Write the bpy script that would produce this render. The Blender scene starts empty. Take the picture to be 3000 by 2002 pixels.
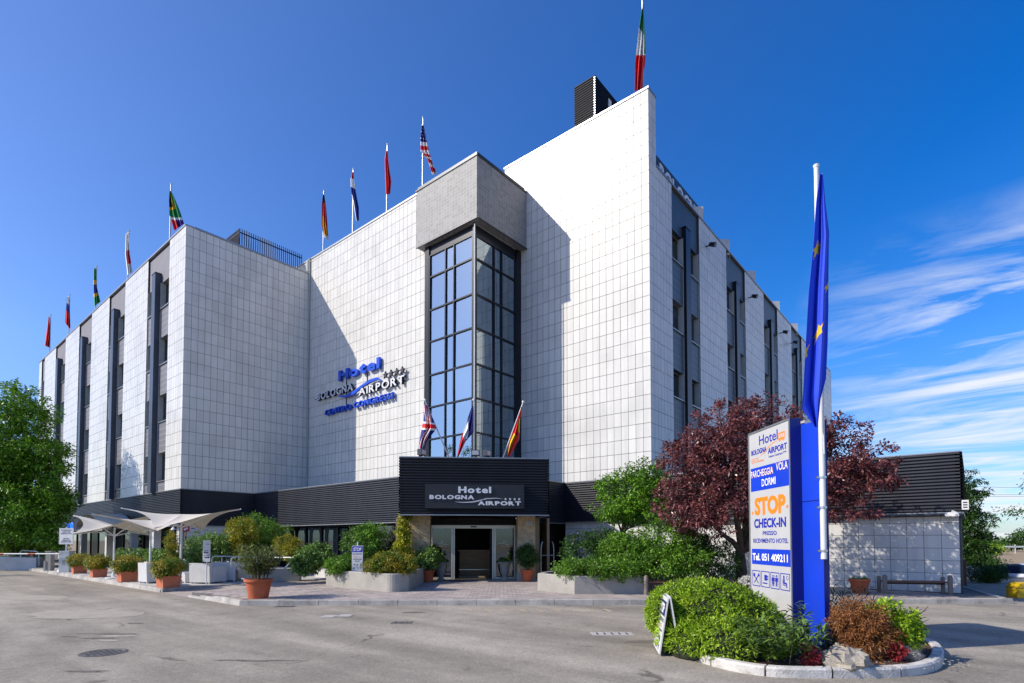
import bpy, math, random
import numpy as np
from mathutils import Vector, Matrix

sc = bpy.context.scene
RAD = math.radians
# ------------------------------------------------------------------ camera
YAW, PITCH, FPX, HOR, CAMZ = RAD(39.87), RAD(2.0), 1616.0, 1583.0, 1.7
YPP = HOR - FPX * math.tan(PITCH)
cam = bpy.data.cameras.new('camera'); cam_o = bpy.data.objects.new('camera', cam)
sc.collection.objects.link(cam_o); sc.camera = cam_o
cam.sensor_width = 36; cam.lens = 36 * FPX / 3000; cam.shift_y = (YPP - 1001) / 3000
cam.clip_end = 6000; cam.clip_start = .1
cam_o.location = (0, 0, CAMZ); cam_o.rotation_euler = (RAD(90) + PITCH, 0, YAW)
# ------------------------------------------------------------------ sky, sun, exposure
SUN = Vector((.72, 1, -.92)).normalized()          # the way the light travels
world = bpy.data.worlds.new('World'); sc.world = world; world.use_nodes = True
wn, wl = world.node_tree.nodes, world.node_tree.links
bg = wn['Background']; bg.inputs['Strength'].default_value = .15
sky = wn.new('ShaderNodeTexSky'); sky.sky_type = 'NISHITA'; sky.sun_disc = False
sky.sun_elevation = math.asin(-SUN.z); sky.sun_rotation = math.atan2(-SUN.x, -SUN.y)
sky.altitude = 60; sky.air_density = 1.0; sky.dust_density = .45; sky.ozone_density = 3.0
# cirrus: noise on the direction projected to a high flat layer
wc = wn.new('ShaderNodeTexCoord'); sep = wn.new('ShaderNodeSeparateXYZ'); wl.new(wc.outputs['Generated'], sep.inputs[0])
def wm(op, a, b=None, clamp=False):
    n = wn.new('ShaderNodeMath'); n.operation = op; n.use_clamp = clamp
    for i, q in enumerate((a, b)):
        if q is None: continue
        if isinstance(q, (int, float)): n.inputs[i].default_value = q
        else: wl.new(q, n.inputs[i])
    return n.outputs[0]
zc = wm('ADD', wm('MAXIMUM', sep.outputs[2], 0.0), .12)
comb = wn.new('ShaderNodeCombineXYZ'); wl.new(wm('DIVIDE', sep.outputs[0], zc), comb.inputs[0]); wl.new(wm('DIVIDE', sep.outputs[1], zc), comb.inputs[1])
mp = wn.new('ShaderNodeMapping'); wl.new(comb.outputs[0], mp.inputs[0])
mp.inputs['Rotation'].default_value = (0, 0, RAD(-52)); mp.inputs['Scale'].default_value = (.42, 1.25, 1); mp.inputs['Location'].default_value = (.35, 1.9, 0)
nz = wn.new('ShaderNodeTexNoise'); wl.new(mp.outputs[0], nz.inputs['Vector']); nz.inputs['Scale'].default_value = 1.7
nz.inputs['Detail'].default_value = 7; nz.inputs['Roughness'].default_value = .62; nz.inputs['Distortion'].default_value = 1.1
big = wn.new('ShaderNodeTexNoise'); wl.new(comb.outputs[0], big.inputs['Vector']); big.inputs['Scale'].default_value = .28; big.inputs['Detail'].default_value = 1
# the bank of cirrus lies to the north (+Y with a little +X) and goes on beyond the frame
bank = wm('MULTIPLY', wm('ADD', wm('MULTIPLY', sep.outputs[0], .62), wm('ADD', wm('MULTIPLY', sep.outputs[1], .62), -.44)), 6.0, True)
low = wm('SUBTRACT', 1.0, wm('MULTIPLY', wm('SUBTRACT', sep.outputs[2], .33), 9.0, True), True)
cl = wm('MULTIPLY', wm('SUBTRACT', nz.outputs[0], .43), 5.0, True)
mask = wm('MULTIPLY', wm('MULTIPLY', cl, bank), wm('MULTIPLY', low, .92))
mix = wn.new('ShaderNodeMix'); mix.data_type = 'RGBA'; wl.new(mask, mix.inputs[0])
hs = wn.new('ShaderNodeHueSaturation'); hs.inputs['Hue'].default_value = .512; wl.new(sky.outputs[0], hs.inputs['Color'])
dotn = wn.new('ShaderNodeVectorMath'); dotn.operation = 'DOT_PRODUCT'; wl.new(wc.outputs['Generated'], dotn.inputs[0]); dotn.inputs[1].default_value = tuple(-SUN)
mr = wn.new('ShaderNodeMapRange'); wl.new(dotn.outputs['Value'], mr.inputs['Value']); mr.inputs['From Min'].default_value = -.25; mr.inputs['From Max'].default_value = .65; mr.inputs['To Min'].default_value = 1.42; mr.inputs['To Max'].default_value = 1.2
wl.new(mr.outputs[0], hs.inputs['Saturation'])               # deepest blue at right angles to the sun
gain = wn.new('ShaderNodeMix'); gain.data_type = 'RGBA'; gain.blend_type = 'MULTIPLY'; gain.inputs[0].default_value = 1; wl.new(hs.outputs[0], gain.inputs[6]); gain.inputs[7].default_value = (.88, .885, .93, 1)   # white balance of the photograph
hz = wm('MULTIPLY', wm('MAXIMUM', sep.outputs[2], 0.0), 3.6, True)                 # grey-blue haze low over the horizon, all round
hm = wn.new('ShaderNodeMix'); hm.data_type = 'RGBA'; wl.new(hz, hm.inputs[0]); hm.inputs[6].default_value = (.50, .58, .78, 1); hm.inputs[7].default_value = (1, 1, 1, 1)
hg_ = wn.new('ShaderNodeMix'); hg_.data_type = 'RGBA'; hg_.blend_type = 'MULTIPLY'; hg_.inputs[0].default_value = 1; wl.new(gain.outputs[2], hg_.inputs[6]); wl.new(hm.outputs[2], hg_.inputs[7])
wl.new(hg_.outputs[2], mix.inputs[6]); mix.inputs[7].default_value = (4.1, 4.25, 4.5, 1)
wl.new(mix.outputs[2], bg.inputs['Color'])
sl = bpy.data.lights.new('sun', 'SUN'); sl.energy = 3.45; sl.angle = RAD(.53); sl.color = (1, .915, .79)
sun_o = bpy.data.objects.new('sun', sl); sc.collection.objects.link(sun_o)
sun_o.rotation_euler = SUN.to_track_quat('-Z', 'Y').to_euler(); sun_o.location = (-40, -60, 60)
sc.view_settings.view_transform = 'Standard'; sc.view_settings.look = 'None'
sc.view_settings.exposure = 0.56; sc.view_settings.gamma = 1; sc.view_settings.use_curve_mapping = False
sc.cycles.max_bounces = 8; sc.cycles.transparent_max_bounces = 12
sc.cycles.caustics_reflective = False; sc.cycles.caustics_refractive = False

# ------------------------------------------------------------------ pixel <-> place (3000 x 2002 photograph)
_F0 = Vector((-math.sin(YAW), math.cos(YAW), 0)); _R = Vector((math.cos(YAW), math.sin(YAW), 0))
_F = _F0 * math.cos(PITCH) + Vector((0, 0, math.sin(PITCH))); _U = -_F0 * math.sin(PITCH) + Vector((0, 0, math.cos(PITCH)))
CAMP = Vector((0, 0, CAMZ))
def ray(x, y): return _F + _R * ((x - 1500) / FPX) + _U * ((YPP - y) / FPX)
def on(x, y, ax, val):
    d = ray(x, y); return CAMP + d * ((val - CAMP[ax]) / d[ax])
def G(x, y, z=.14): return on(x, y, 2, z)                      # where a pixel meets the ground
def D(x, y, dep):                                              # a pixel at a depth in metres
    d = ray(x, y); return CAMP + d * (dep / d.dot(_F0))
def area_px(p, w, h):
    q = Vector(p) - CAMP; dd = q.dot(_F)
    return 0 if dd <= 0 else w * h / dd ** 2
def in_frame(p, m=0):
    q = Vector(p) - CAMP; dd = q.dot(_F)
    if dd <= .2: return False
    x = 1500 + FPX * q.dot(_R) / dd; y = YPP - FPX * q.dot(_U) / dd
    return -m < x < 3000 + m and -m < y < 2002 + m
WAYW = Matrix.Rotation(YAW, 4, 'Z')

# ------------------------------------------------------------------ materials
def lin(c):
    if isinstance(c, str):
        c = tuple(int(c[i:i + 2], 16) / 255 for i in (0, 2, 4))
        return tuple(x / 12.92 if x <= .04045 else ((x + .055) / 1.055) ** 2.4 for x in c) + (1,)
    return tuple(c)[:3] + (1,)
MATS = {}
def new_mat(name):
    m = bpy.data.materials.new(name); m.use_nodes = True; MATS[name] = m
    nt = m.node_tree; return m, nt.nodes, nt.links, nt.nodes['Principled BSDF']
def node(ns, ls, t, ins=None, **kw):
    n = ns.new(t)
    for k, v in kw.items(): setattr(n, k, v)
    for k, v in (ins or {}).items():
        if hasattr(v, 'is_linked') or isinstance(v, bpy.types.NodeSocket): ls.new(v, n.inputs[k])
        else: n.inputs[k].default_value = v
    return n
def mat(name, col, rough=.6, metal=0.0, var=.12, scale=3.0, bump=0.0, bscale=60.0, spec=.5, island=0.0, stretch=None, fine=0.0, coat=0.0, dirt=None, dirt_amt=.0, dirt_scale=1.0):
    m, ns, ls, b = new_mat(name); c = lin(col)
    b.inputs['Roughness'].default_value = rough; b.inputs['Metallic'].default_value = metal; b.inputs['Specular IOR Level'].default_value = spec
    b.inputs['Coat Weight'].default_value = coat
    g = node(ns, ls, 'ShaderNodeNewGeometry'); pos = g.outputs['Position']
    if stretch:
        mpn = node(ns, ls, 'ShaderNodeMapping', {'Vector': pos, 'Scale': stretch}); pos = mpn.outputs[0]
    n1 = node(ns, ls, 'ShaderNodeTexNoise', {'Vector': pos, 'Scale': scale, 'Detail': 6.0, 'Roughness': .6})
    f = node(ns, ls, 'ShaderNodeMapRange', {'Value': n1.outputs[0], 'From Min': .3, 'From Max': .7, 'To Min': 1 - var, 'To Max': 1 + var}).outputs[0]
    if fine:
        n2 = node(ns, ls, 'ShaderNodeTexNoise', {'Vector': g.outputs['Position'], 'Scale': bscale, 'Detail': 3.0})
        f2 = node(ns, ls, 'ShaderNodeMapRange', {'Value': n2.outputs[0], 'From Min': .3, 'From Max': .7, 'To Min': 1 - fine, 'To Max': 1 + fine}).outputs[0]
        f = node(ns, ls, 'ShaderNodeMath', {0: f, 1: f2}, operation='MULTIPLY').outputs[0]
    if island:
        oi = node(ns, ls, 'ShaderNodeObjectInfo')
        s = node(ns, ls, 'ShaderNodeMath', {0: g.outputs['Random Per Island'], 1: oi.outputs['Random']}, operation='ADD').outputs[0]
        s = node(ns, ls, 'ShaderNodeMath', {0: s}, operation='FRACT').outputs[0]
        f3 = node(ns, ls, 'ShaderNodeMapRange', {'Value': s, 'To Min': 1 - island, 'To Max': 1 + island}).outputs[0]
        f = node(ns, ls, 'ShaderNodeMath', {0: f, 1: f3}, operation='MULTIPLY').outputs[0]
    mx = node(ns, ls, 'ShaderNodeVectorMath', {0: c[:3]}, operation='SCALE'); ls.new(f, mx.inputs['Scale'])
    out = mx.outputs[0]
    if dirt:
        n3 = node(ns, ls, 'ShaderNodeTexNoise', {'Vector': g.outputs['Position'], 'Scale': dirt_scale, 'Detail': 8.0, 'Roughness': .7})
        k = node(ns, ls, 'ShaderNodeMapRange', {'Value': n3.outputs[0], 'From Min': .5, 'From Max': .78, 'To Min': 0.0, 'To Max': dirt_amt}).outputs[0]
        dm = node(ns, ls, 'ShaderNodeMix', {0: k, 6: out, 7: lin(dirt)}, data_type='RGBA'); out = dm.outputs[2]
    ls.new(out, b.inputs['Base Color'])
    if bump:
        nb = node(ns, ls, 'ShaderNodeTexNoise', {'Vector': g.outputs['Position'], 'Scale': bscale, 'Detail': 4.0})
        bp = node(ns, ls, 'ShaderNodeBump', {'Height': nb.outputs[0], 'Strength': bump, 'Distance': .02}); ls.new(bp.outputs[0], b.inputs['Normal'])
    return m
def leaf_mat(name, c1, c2, trans=.35, rough=.45, hue=None):
    m, ns, ls, b = new_mat(name)
    g = node(ns, ls, 'ShaderNodeNewGeometry')
    n1 = node(ns, ls, 'ShaderNodeTexNoise', {'Vector': g.outputs['Position'], 'Scale': 1.6, 'Detail': 2.0})
    a = node(ns, ls, 'ShaderNodeMath', {0: g.outputs['Random Per Island'], 1: .65}, operation='MULTIPLY')
    k = node(ns, ls, 'ShaderNodeMath', {0: a.outputs[0], 1: n1.outputs[0]}, operation='ADD')
    k2 = node(ns, ls, 'ShaderNodeMapRange', {'Value': k.outputs[0], 'From Min': .35, 'From Max': 1.1})
    mx = node(ns, ls, 'ShaderNodeMix', {0: k2.outputs[0], 6: lin(c1), 7: lin(c2)}, data_type='RGBA')
    col = mx.outputs[2]
    if hue:
        n2 = node(ns, ls, 'ShaderNodeTexNoise', {'Vector': g.outputs['Position'], 'Scale': 2.3, 'Detail': 1.0})
        k3 = node(ns, ls, 'ShaderNodeMapRange', {'Value': n2.outputs[0], 'From Min': .45, 'From Max': .6})
        col = node(ns, ls, 'ShaderNodeMix', {0: k3.outputs[0], 6: col, 7: lin(hue)}, data_type='RGBA').outputs[2]
    ls.new(col, b.inputs['Base Color']); b.inputs['Roughness'].default_value = rough; b.inputs['Specular IOR Level'].default_value = .4
    tr = node(ns, ls, 'ShaderNodeBsdfTranslucent'); ls.new(col, tr.inputs['Color'])
    ms = node(ns, ls, 'ShaderNodeMixShader', {0: trans, 1: b.outputs[0], 2: tr.outputs[0]})
    ls.new(ms.outputs[0], ns['Material Output'].inputs['Surface'])
    return m
def glass_mat(name, tint, refl, rough=.015, through=.55):
    """pane: mirror part by refl (more at grazing angles) over a tinted see-through part"""
    m, ns, ls, b = new_mat(name); ns.remove(b)
    gl = node(ns, ls, 'ShaderNodeBsdfGlossy', {'Roughness': rough, 'Color': (.78, .92, 1, 1)})
    tp = node(ns, ls, 'ShaderNodeBsdfTransparent', {'Color': tuple(x * through for x in lin(tint)[:3]) + (1,)})
    g = node(ns, ls, 'ShaderNodeNewGeometry')
    n1 = node(ns, ls, 'ShaderNodeTexNoise', {'Vector': g.outputs['Position'], 'Scale': .55, 'Detail': 1.0})
    bp = node(ns, ls, 'ShaderNodeBump', {'Height': n1.outputs[0], 'Strength': .06, 'Distance': .05}); ls.new(bp.outputs[0], gl.inputs['Normal'])
    lw = node(ns, ls, 'ShaderNodeLayerWeight', {'Blend': .35})
    k = node(ns, ls, 'ShaderNodeMapRange', {'Value': lw.outputs['Fresnel'], 'To Min': refl, 'To Max': 1.0})
    ms = node(ns, ls, 'ShaderNodeMixShader', {0: k.outputs[0], 1: tp.outputs[0], 2: gl.outputs[0]})
    ls.new(ms.outputs[0], ns['Material Output'].inputs['Surface'])
    return m
def glow_mat(name, col, strength):
    m, ns, ls, b = new_mat(name); b.inputs['Base Color'].default_value = lin(col)
    b.inputs['Emission Color'].default_value = lin(col); b.inputs['Emission Strength'].default_value = strength
    return m

# glazed wall tile: off-white, streaks of weathering, each tile a little different, glossy glaze
def tile_mat(name, base, isl=.035, rough=.28, streak=.16):
    m, ns, ls, b = new_mat(name)
    g = node(ns, ls, 'ShaderNodeNewGeometry'); oi = node(ns, ls, 'ShaderNodeObjectInfo')
    s = node(ns, ls, 'ShaderNodeMath', {0: g.outputs['Random Per Island'], 1: oi.outputs['Random']}, operation='ADD')
    s = node(ns, ls, 'ShaderNodeMath', {0: s.outputs[0]}, operation='FRACT')
    f1 = node(ns, ls, 'ShaderNodeMapRange', {'Value': s.outputs[0], 'To Min': 1 - isl, 'To Max': 1 + isl})
    mpn = node(ns, ls, 'ShaderNodeMapping', {'Vector': g.outputs['Position'], 'Scale': (4.5, 4.5, .22)})
    n1 = node(ns, ls, 'ShaderNodeTexNoise', {'Vector': mpn.outputs[0], 'Scale': 1.0, 'Detail': 7.0, 'Roughness': .7})
    f2 = node(ns, ls, 'ShaderNodeMapRange', {'Value': n1.outputs[0], 'From Min': .46, 'From Max': .76, 'To Min': 1.0, 'To Max': 1 - streak})
    n2 = node(ns, ls, 'ShaderNodeTexNoise', {'Vector': g.outputs['Position'], 'Scale': .33, 'Detail': 5.0, 'Roughness': .62})
    f3 = node(ns, ls, 'ShaderNodeMapRange', {'Value': n2.outputs[0], 'From Min': .5, 'From Max': .72, 'To Min': 1.0, 'To Max': 1 - streak * .9})
    k = node(ns, ls, 'ShaderNodeMath', {0: f1.outputs[0], 1: f2.outputs[0]}, operation='MULTIPLY')
    k = node(ns, ls, 'ShaderNodeMath', {0: k.outputs[0], 1: f3.outputs[0]}, operation='MULTIPLY')
    mx = node(ns, ls, 'ShaderNodeVectorMath', {0: lin(base)[:3]}, operation='SCALE'); ls.new(k.outputs[0], mx.inputs['Scale'])
    ls.new(mx.outputs[0], b.inputs['Base Color']); b.inputs['Specular IOR Level'].default_value = .16
    r = node(ns, ls, 'ShaderNodeMapRange', {'Value': n1.outputs[0], 'From Min': .3, 'From Max': .7, 'To Min': rough - .05, 'To Max': rough + .12}); ls.new(r.outputs[0], b.inputs['Roughness'])
    nb = node(ns, ls, 'ShaderNodeTexNoise', {'Vector': g.outputs['Position'], 'Scale': 2.4, 'Detail': 2.0})
    bp = node(ns, ls, 'ShaderNodeBump', {'Height': nb.outputs[0], 'Strength': .12, 'Distance': .03}); ls.new(bp.outputs[0], b.inputs['Normal'])
    return m
T_WHITE = tile_mat('white_glazed_tile', (.70, .690, .650), isl=.05, rough=.22, streak=.17)
T_ANNEX = tile_mat('annex_tile', (.68, .675, .65), rough=.4)
JOINT = mat('joint_mortar', (.055, .055, .055), .9, var=.2)
JOINT_P = mat('paver_joint', (.13, .12, .11), .95, var=.25, scale=4)
PANEL_SHADE = mat('shaded_grey_panel', (.035, .060, .085), .45, var=.15, scale=2, bump=.1, bscale=60)  # shaded copy of the grey bay panels, sky reflection in its blue
GREYR = mat('grey_render', (.21, .207, .235), .8, var=.08, scale=2, bump=.15, bscale=80)
FIN = mat('slate_fin_metal', (.055, .07, .10), .42, .2, var=.15)
BLACK_SHADE = mat('shaded_ribbed_metal', (.013, .014, .018), .5, .0, var=.25, scale=1.2, spec=.22, stretch=(1, 1, .2))  # the band's ribbed metal, darkened to stand for grazing light on the canopy
BLACKT = mat('black_tower_cladding', (.010, .012, .018), .6, .0, var=.25, scale=1.2, spec=.2)
BLACKM = mat('black_ribbed_metal', (.027, .030, .040), .48, .0, var=.25, scale=1.2, spec=.28, stretch=(1, 1, .2))
BLACKP = mat('black_sign_panel', (.014, .015, .018), .45, var=.2)
DARK = mat('dark_interior', (.012, .012, .013), .9, var=.2)
CAP = mat('metal_coping', (.33, .34, .35), .38, .6, var=.1)
CAPD = mat('dark_coping', (.05, .055, .065), .4, .5, var=.1)
MULL = mat('dark_mullion', (.010, .012, .018), .35, .3, var=.1)
FRAME = mat('grey_window_frame', (.20, .205, .215), .45, .4, var=.08)
WHITEF = mat('white_frame', (.72, .72, .70), .4, var=.05)
CHROME = mat('brushed_metal', (.62, .62, .62), .28, .95, var=.05)
POLE = mat('pole_grey_metal', (.55, .56, .57), .35, .5, var=.1, scale=1)
POLEW = mat('pole_white_paint', (.72, .73, .72), .4, var=.08, scale=2)
GLASS_T = glass_mat('tower_glass', (.50, .72, .85), .42, through=.6)
GLASS_W = glass_mat('window_glass', (.60, .68, .70), .10, through=.6)
GLASS_D = glass_mat('shopfront_glass', (.35, .42, .40), .045, through=.5)
GLASS_E = glass_mat('door_glass', (.42, .78, .62), .10, through=.6)
CURTAIN = mat('white_curtain', (.78, .78, .74), .9, var=.12, scale=1.0, stretch=(14, 14, .3))
CURTAIN_Y = mat('cream_curtain', (.62, .55, .36), .9, var=.2, scale=1.0, stretch=(14, 14, .3))
BLIND = mat('roller_blind', (.38, .40, .42), .6, var=.08)
WALLIN = mat('room_wall', (.25, .24, .22), .9, var=.1)
CONC = mat('planter_concrete', (.36, .34, .30), .88, var=.14, scale=1.6, bump=.25, bscale=45, dirt=(.18, .17, .15), dirt_amt=.45, dirt_scale=1.3)
CONCW = mat('white_concrete', (.60, .59, .57), .85, var=.12, scale=1.5, bump=.2, bscale=40, dirt=(.25, .24, .22), dirt_amt=.4, dirt_scale=1.2)
STONE = mat('kerb_stone', (.40, .375, .34), .88, var=.22, scale=2.2, bump=.45, bscale=35, island=.12, dirt=(.10, .092, .085), dirt_amt=.9, dirt_scale=2.4)
PAVER = mat('pink_grey_paver', (.375, .32, .285), .88, var=.14, scale=.9, bump=.25, bscale=60, island=.16, dirt=(.18, .16, .15), dirt_amt=.5, dirt_scale=.8)
TERR = mat('terrace_slab', (.44, .42, .40), .88, var=.16, scale=.8, bump=.2, bscale=60, island=.06)
TERRA = mat('terracotta', (.48, .110, .040), .75, var=.18, scale=3, bump=.12, bscale=60, dirt=(.42, .24, .15), dirt_amt=.4, dirt_scale=4)
TERRAB = mat('terracotta_box', (.58, .175, .085), .7, var=.12, scale=3, dirt=(.42, .26, .18), dirt_amt=.35, dirt_scale=3)
SOIL = mat('soil', (.075, .038, .022), .95, var=.4, scale=9, bump=.9, bscale=30)
ROCK = mat('limestone_rock', (.36, .32, .26), .95, var=.45, scale=7, bump=1.0, bscale=22, dirt=(.12, .10, .08), dirt_amt=.8, dirt_scale=5)
PEBB = mat('pebbledash_column', (.52, .40, .25), .9, var=.3, scale=6, bump=1.0, bscale=28)
BLUE = mat('sign_blue', (.008, .050, .58), .42, var=.10, scale=1, spec=.35, dirt=(.03, .06, .35), dirt_amt=.5, dirt_scale=2.5)
BLUEL = mat('letter_blue', (.010, .085, .62), .35, var=.04)
NAVY = mat('navy', (.006, .012, .16), .35, var=.05)
PANELG = mat('sign_panel_grey', (.50, .50, .50), .4, var=.04)
PANELW = mat('sign_panel_white', (.66, .66, .66), .4, var=.03)
ORANGE = mat('print_orange', (.86, .24, .012), .5, var=.02)
PRINTB = mat('print_blue', (.010, .020, .38), .5, var=.02)
PRINTN = mat('print_navy', (.012, .016, .10), .5, var=.02)
PRINTW = mat('print_white', (.85, .85, .85), .5, var=.02)
PRINTR = mat('print_red', (.62, .035, .03), .5, var=.02)
LETTERW = mat('letter_white', (.70, .72, .74), .35, var=.04)
LETTERS = mat('letter_side_navy', (.015, .02, .055), .5, var=.04)
BARK = mat('bark', (.060, .044, .034), .9, var=.35, scale=6, bump=.8, bscale=24)
STEM = mat('green_stem', (.10, .09, .04), .8, var=.3, scale=5)
WOODB = mat('brown_bench_wood', (.16, .065, .04), .55, var=.25, scale=3, stretch=(1, 1, 6))
WICKER = mat('white_wicker', (.62, .62, .61), .6, var=.08, scale=3, bump=.5, bscale=120)
CUSH = mat('dark_cushion', (.05, .055, .06), .9, var=.2)
FABRIC = mat('cream_sail_cloth', (.60, .555, .47), .85, var=.06, scale=1.2)
URN = mat('stone_urn', (.30, .29, .27), .8, var=.2, scale=5, bump=.4, bscale=40)
YELLOW = mat('yellow_plastic', (.55, .36, .01), .45, var=.1)
REDM = mat('red_paint', (.50, .03, .02), .4, var=.1)
L_PLUM = leaf_mat('purple_plum_leaf', (.042, .010, .014), (.270, .092, .090), .2, .34)
L_TREE = leaf_mat('fresh_tree_leaf', (.012, .050, .004), (.185, .400, .018), .22, .45)
L_DARK = leaf_mat('dark_conifer_leaf', (.007, .024, .004), (.055, .140, .018), .18, .5)
L_SHRUB = leaf_mat('green_shrub_leaf', (.015, .050, .006), (.185, .375, .028), .24, .4)
L_LIME = leaf_mat('lime_hedge_leaf', (.060, .150, .007), (.420, .600, .030), .25, .42)
L_YELLOW = leaf_mat('yellow_shrub_leaf', (.060, .085, .006), (.430, .400, .020), .25, .45)
L_GOLD = leaf_mat('golden_bamboo_leaf', (.090, .085, .006), (.480, .400, .028), .3, .5, hue=(.110, .180, .014))
L_ORANGE = leaf_mat('orange_shrub_leaf', (.120, .030, .012), (.400, .180, .060), .3, .5)
L_OLEA = leaf_mat('oleander_leaf', (.045, .070, .014), (.230, .280, .075), .22, .4)
L_LANCE = leaf_mat('lance_leaf', (0.027, 0.064, 0.012), (0.206, 0.340, 0.067), .22, .35)
L_IVY = leaf_mat('yellow_ivy_leaf', (.080, .120, .008), (.520, .540, .030), .3, .45)
L_RED = leaf_mat('red_small_leaf', (.30, .015, .02), (.55, .06, .07), .35, .5)
L_WHITE = leaf_mat('white_flower', (.6, .6, .55), (.75, .75, .7), .3, .6)
L_PALE = leaf_mat('pale_green_leaf', (.025, .065, .012), (.240, .400, .080), .22, .4)

# ------------------------------------------------------------------ mesh helpers
COLL = sc.collection
class MB:
    """collects shapes; build() links them as ONE mesh object"""
    def __init__(s, M=None): s.v = []; s.f = []; s.mi = []; s.M = M or Matrix()
    def add(s, vs, fs, mi=0):
        k = len(s.v); s.v += [tuple(s.M @ Vector(p)) for p in vs]
        s.f += [tuple(i + k for i in f) for f in fs]; s.mi += [mi] * len(fs); return s
    def box(s, x0, x1, y0, y1, z0, z1, mi=0):
        return s.add([(x0, y0, z0), (x1, y0, z0), (x1, y1, z0), (x0, y1, z0), (x0, y0, z1), (x1, y0, z1), (x1, y1, z1), (x0, y1, z1)],
                     [(0, 3, 2, 1), (4, 5, 6, 7), (0, 1, 5, 4), (1, 2, 6, 5), (2, 3, 7, 6), (3, 0, 4, 7)], mi)
    def bar(s, a, b, w, h=None, mi=0):
        a, b = Vector(a), Vector(b); d = (b - a).normalized(); h = h or w
        r = d.cross(Vector((0, 0, 1)))
        if r.length < 1e-4: r = Vector((1, 0, 0))
        r = r.normalized() * w / 2; u = r.cross(d).normalized() * h / 2
        vs = [a - r - u, a + r - u, a + r + u, a - r + u, b - r - u, b + r - u, b + r + u, b - r + u]
        return s.add(vs, [(0, 1, 2, 3), (7, 6, 5, 4), (0, 4, 5, 1), (1, 5, 6, 2), (2, 6, 7, 3), (3, 7, 4, 0)], mi)
    def prism(s, poly, z0, z1, mi=0):
        n = len(poly)
        vs = [(p[0], p[1], z0) for p in poly] + [(p[0], p[1], z1) for p in poly]
        return s.add(vs, [tuple(range(n - 1, -1, -1)), tuple(range(n, 2 * n))] + [(i, (i + 1) % n, n + (i + 1) % n, n + i) for i in range(n)], mi)
    def tube(s, pts, rad, n=8, cap=True, mi=0):
        pts = [Vector(p) for p in pts]; rs = rad if isinstance(rad, (list, tuple)) else [rad] * len(pts)
        vs = []; prev = None
        for i, p in enumerate(pts):
            d = (pts[min(i + 1, len(pts) - 1)] - pts[max(i - 1, 0)]).normalized()
            a = prev - d * prev.dot(d) if prev is not None else d.cross(Vector((.13, .21, 1)) if abs(d.z) < .95 else Vector((1, .1, 0)))
            if a.length < 1e-5: a = d.cross(Vector((1, .3, .1)))
            a.normalize(); prev = a; b2 = d.cross(a)
            vs += [p + (a * math.cos(2 * math.pi * k / n) + b2 * math.sin(2 * math.pi * k / n)) * rs[i] for k in range(n)]
        fs = [(i * n + k, i * n + (k + 1) % n, (i + 1) * n + (k + 1) % n, (i + 1) * n + k) for i in range(len(pts) - 1) for k in range(n)]
        if cap: fs += [tuple(range(n - 1, -1, -1)), tuple((len(pts) - 1) * n + k for k in range(n))]
        return s.add(vs, fs, mi)
    def lathe(s, prof, n=24, c=(0, 0), mi=0):
        vs = [(c[0] + r * math.cos(2 * math.pi * k / n), c[1] + r * math.sin(2 * math.pi * k / n), z) for r, z in prof for k in range(n)]
        fs = [(i * n + k, i * n + (k + 1) % n, (i + 1) * n + (k + 1) % n, (i + 1) * n + k) for i in range(len(prof) - 1) for k in range(n)]
        fs += [tuple(range(n - 1, -1, -1)), tuple((len(prof) - 1) * n + k for k in range(n))]
        return s.add(vs, fs, mi)
    def quad(s, a, b, c, d, mi=0): return s.add([a, b, c, d], [(0, 1, 2, 3)], mi)
    def mesh(s, name, mats, smooth=False):
        me = bpy.data.meshes.new(name); me.from_pydata(s.v, [], s.f)
        for m in (mats if isinstance(mats, (list, tuple)) else [mats]): me.materials.append(m)
        if any(s.mi): me.polygons.foreach_set('material_index', s.mi)
        if smooth:
            me.polygons.foreach_set('use_smooth', [True] * len(me.polygons))
            if smooth != 'all': me.set_sharp_from_angle(angle=RAD(42))
        me.update(); return me
    def build(s, name, mats, parent=None, smooth=False): return link(name, s.mesh(name, mats, smooth), parent)
def link(name, data, parent=None, M=None):
    """child geometry stands in its parent's own frame; pass M to place it there"""
    o = bpy.data.objects.new(name, data); COLL.objects.link(o)
    if parent is not None: o.parent = parent
    if M is not None: o.matrix_basis = M
    return o
def tag(o, label=None, cat=None, group=None, kind=None):
    for k, v in (('label', label), ('category', cat), ('group', group), ('kind', kind)):
        if v: o[k] = v
    return o
def thing(name, label, cat, loc=(0, 0, 0), rz=0.0, group=None):
    o = bpy.data.objects.new(name, None); COLL.objects.link(o); o.empty_display_size = .3
    o.location = loc; o.rotation_euler = (0, 0, rz); return tag(o, label, cat, group)
def copy_tree(o, parent=None):
    c = o.copy(); COLL.objects.link(c); c.parent = parent
    for ch in o.children: copy_tree(ch, c)
    return c
UNIT = MB().box(-.5, .5, -.5, .5, -.5, .5)
def pieces(name, rest_name, mt, recs, parent, off=Vector(), limit=300, rest=True):
    """alike pieces: recs of (centre, (sx, sy, sz), rot_z); the ones that show largest are parts, the others joined as stuff"""
    recs = sorted(recs, key=lambda r: -r[3]); me = UNIT.mesh(name, mt)
    for c, sz, rz, _ in recs[:limit]:
        link(name, me, parent, Matrix.Translation(Vector(c) - off) @ Matrix.Rotation(rz, 4, 'Z') @ Matrix.Diagonal((*sz, 1)))
    if rest and len(recs) > limit:
        mb = MB()
        for c, sz, rz, _ in recs[limit:]:
            mb.M = Matrix.Translation(Vector(c) - off) @ Matrix.Rotation(rz, 4, 'Z') @ Matrix.Diagonal((*sz, 1)); mb.box(-.5, .5, -.5, .5, -.5, .5)
        tag(mb.build(rest_name, mt, parent), kind='stuff')
rnd = random.Random(7)

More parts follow.
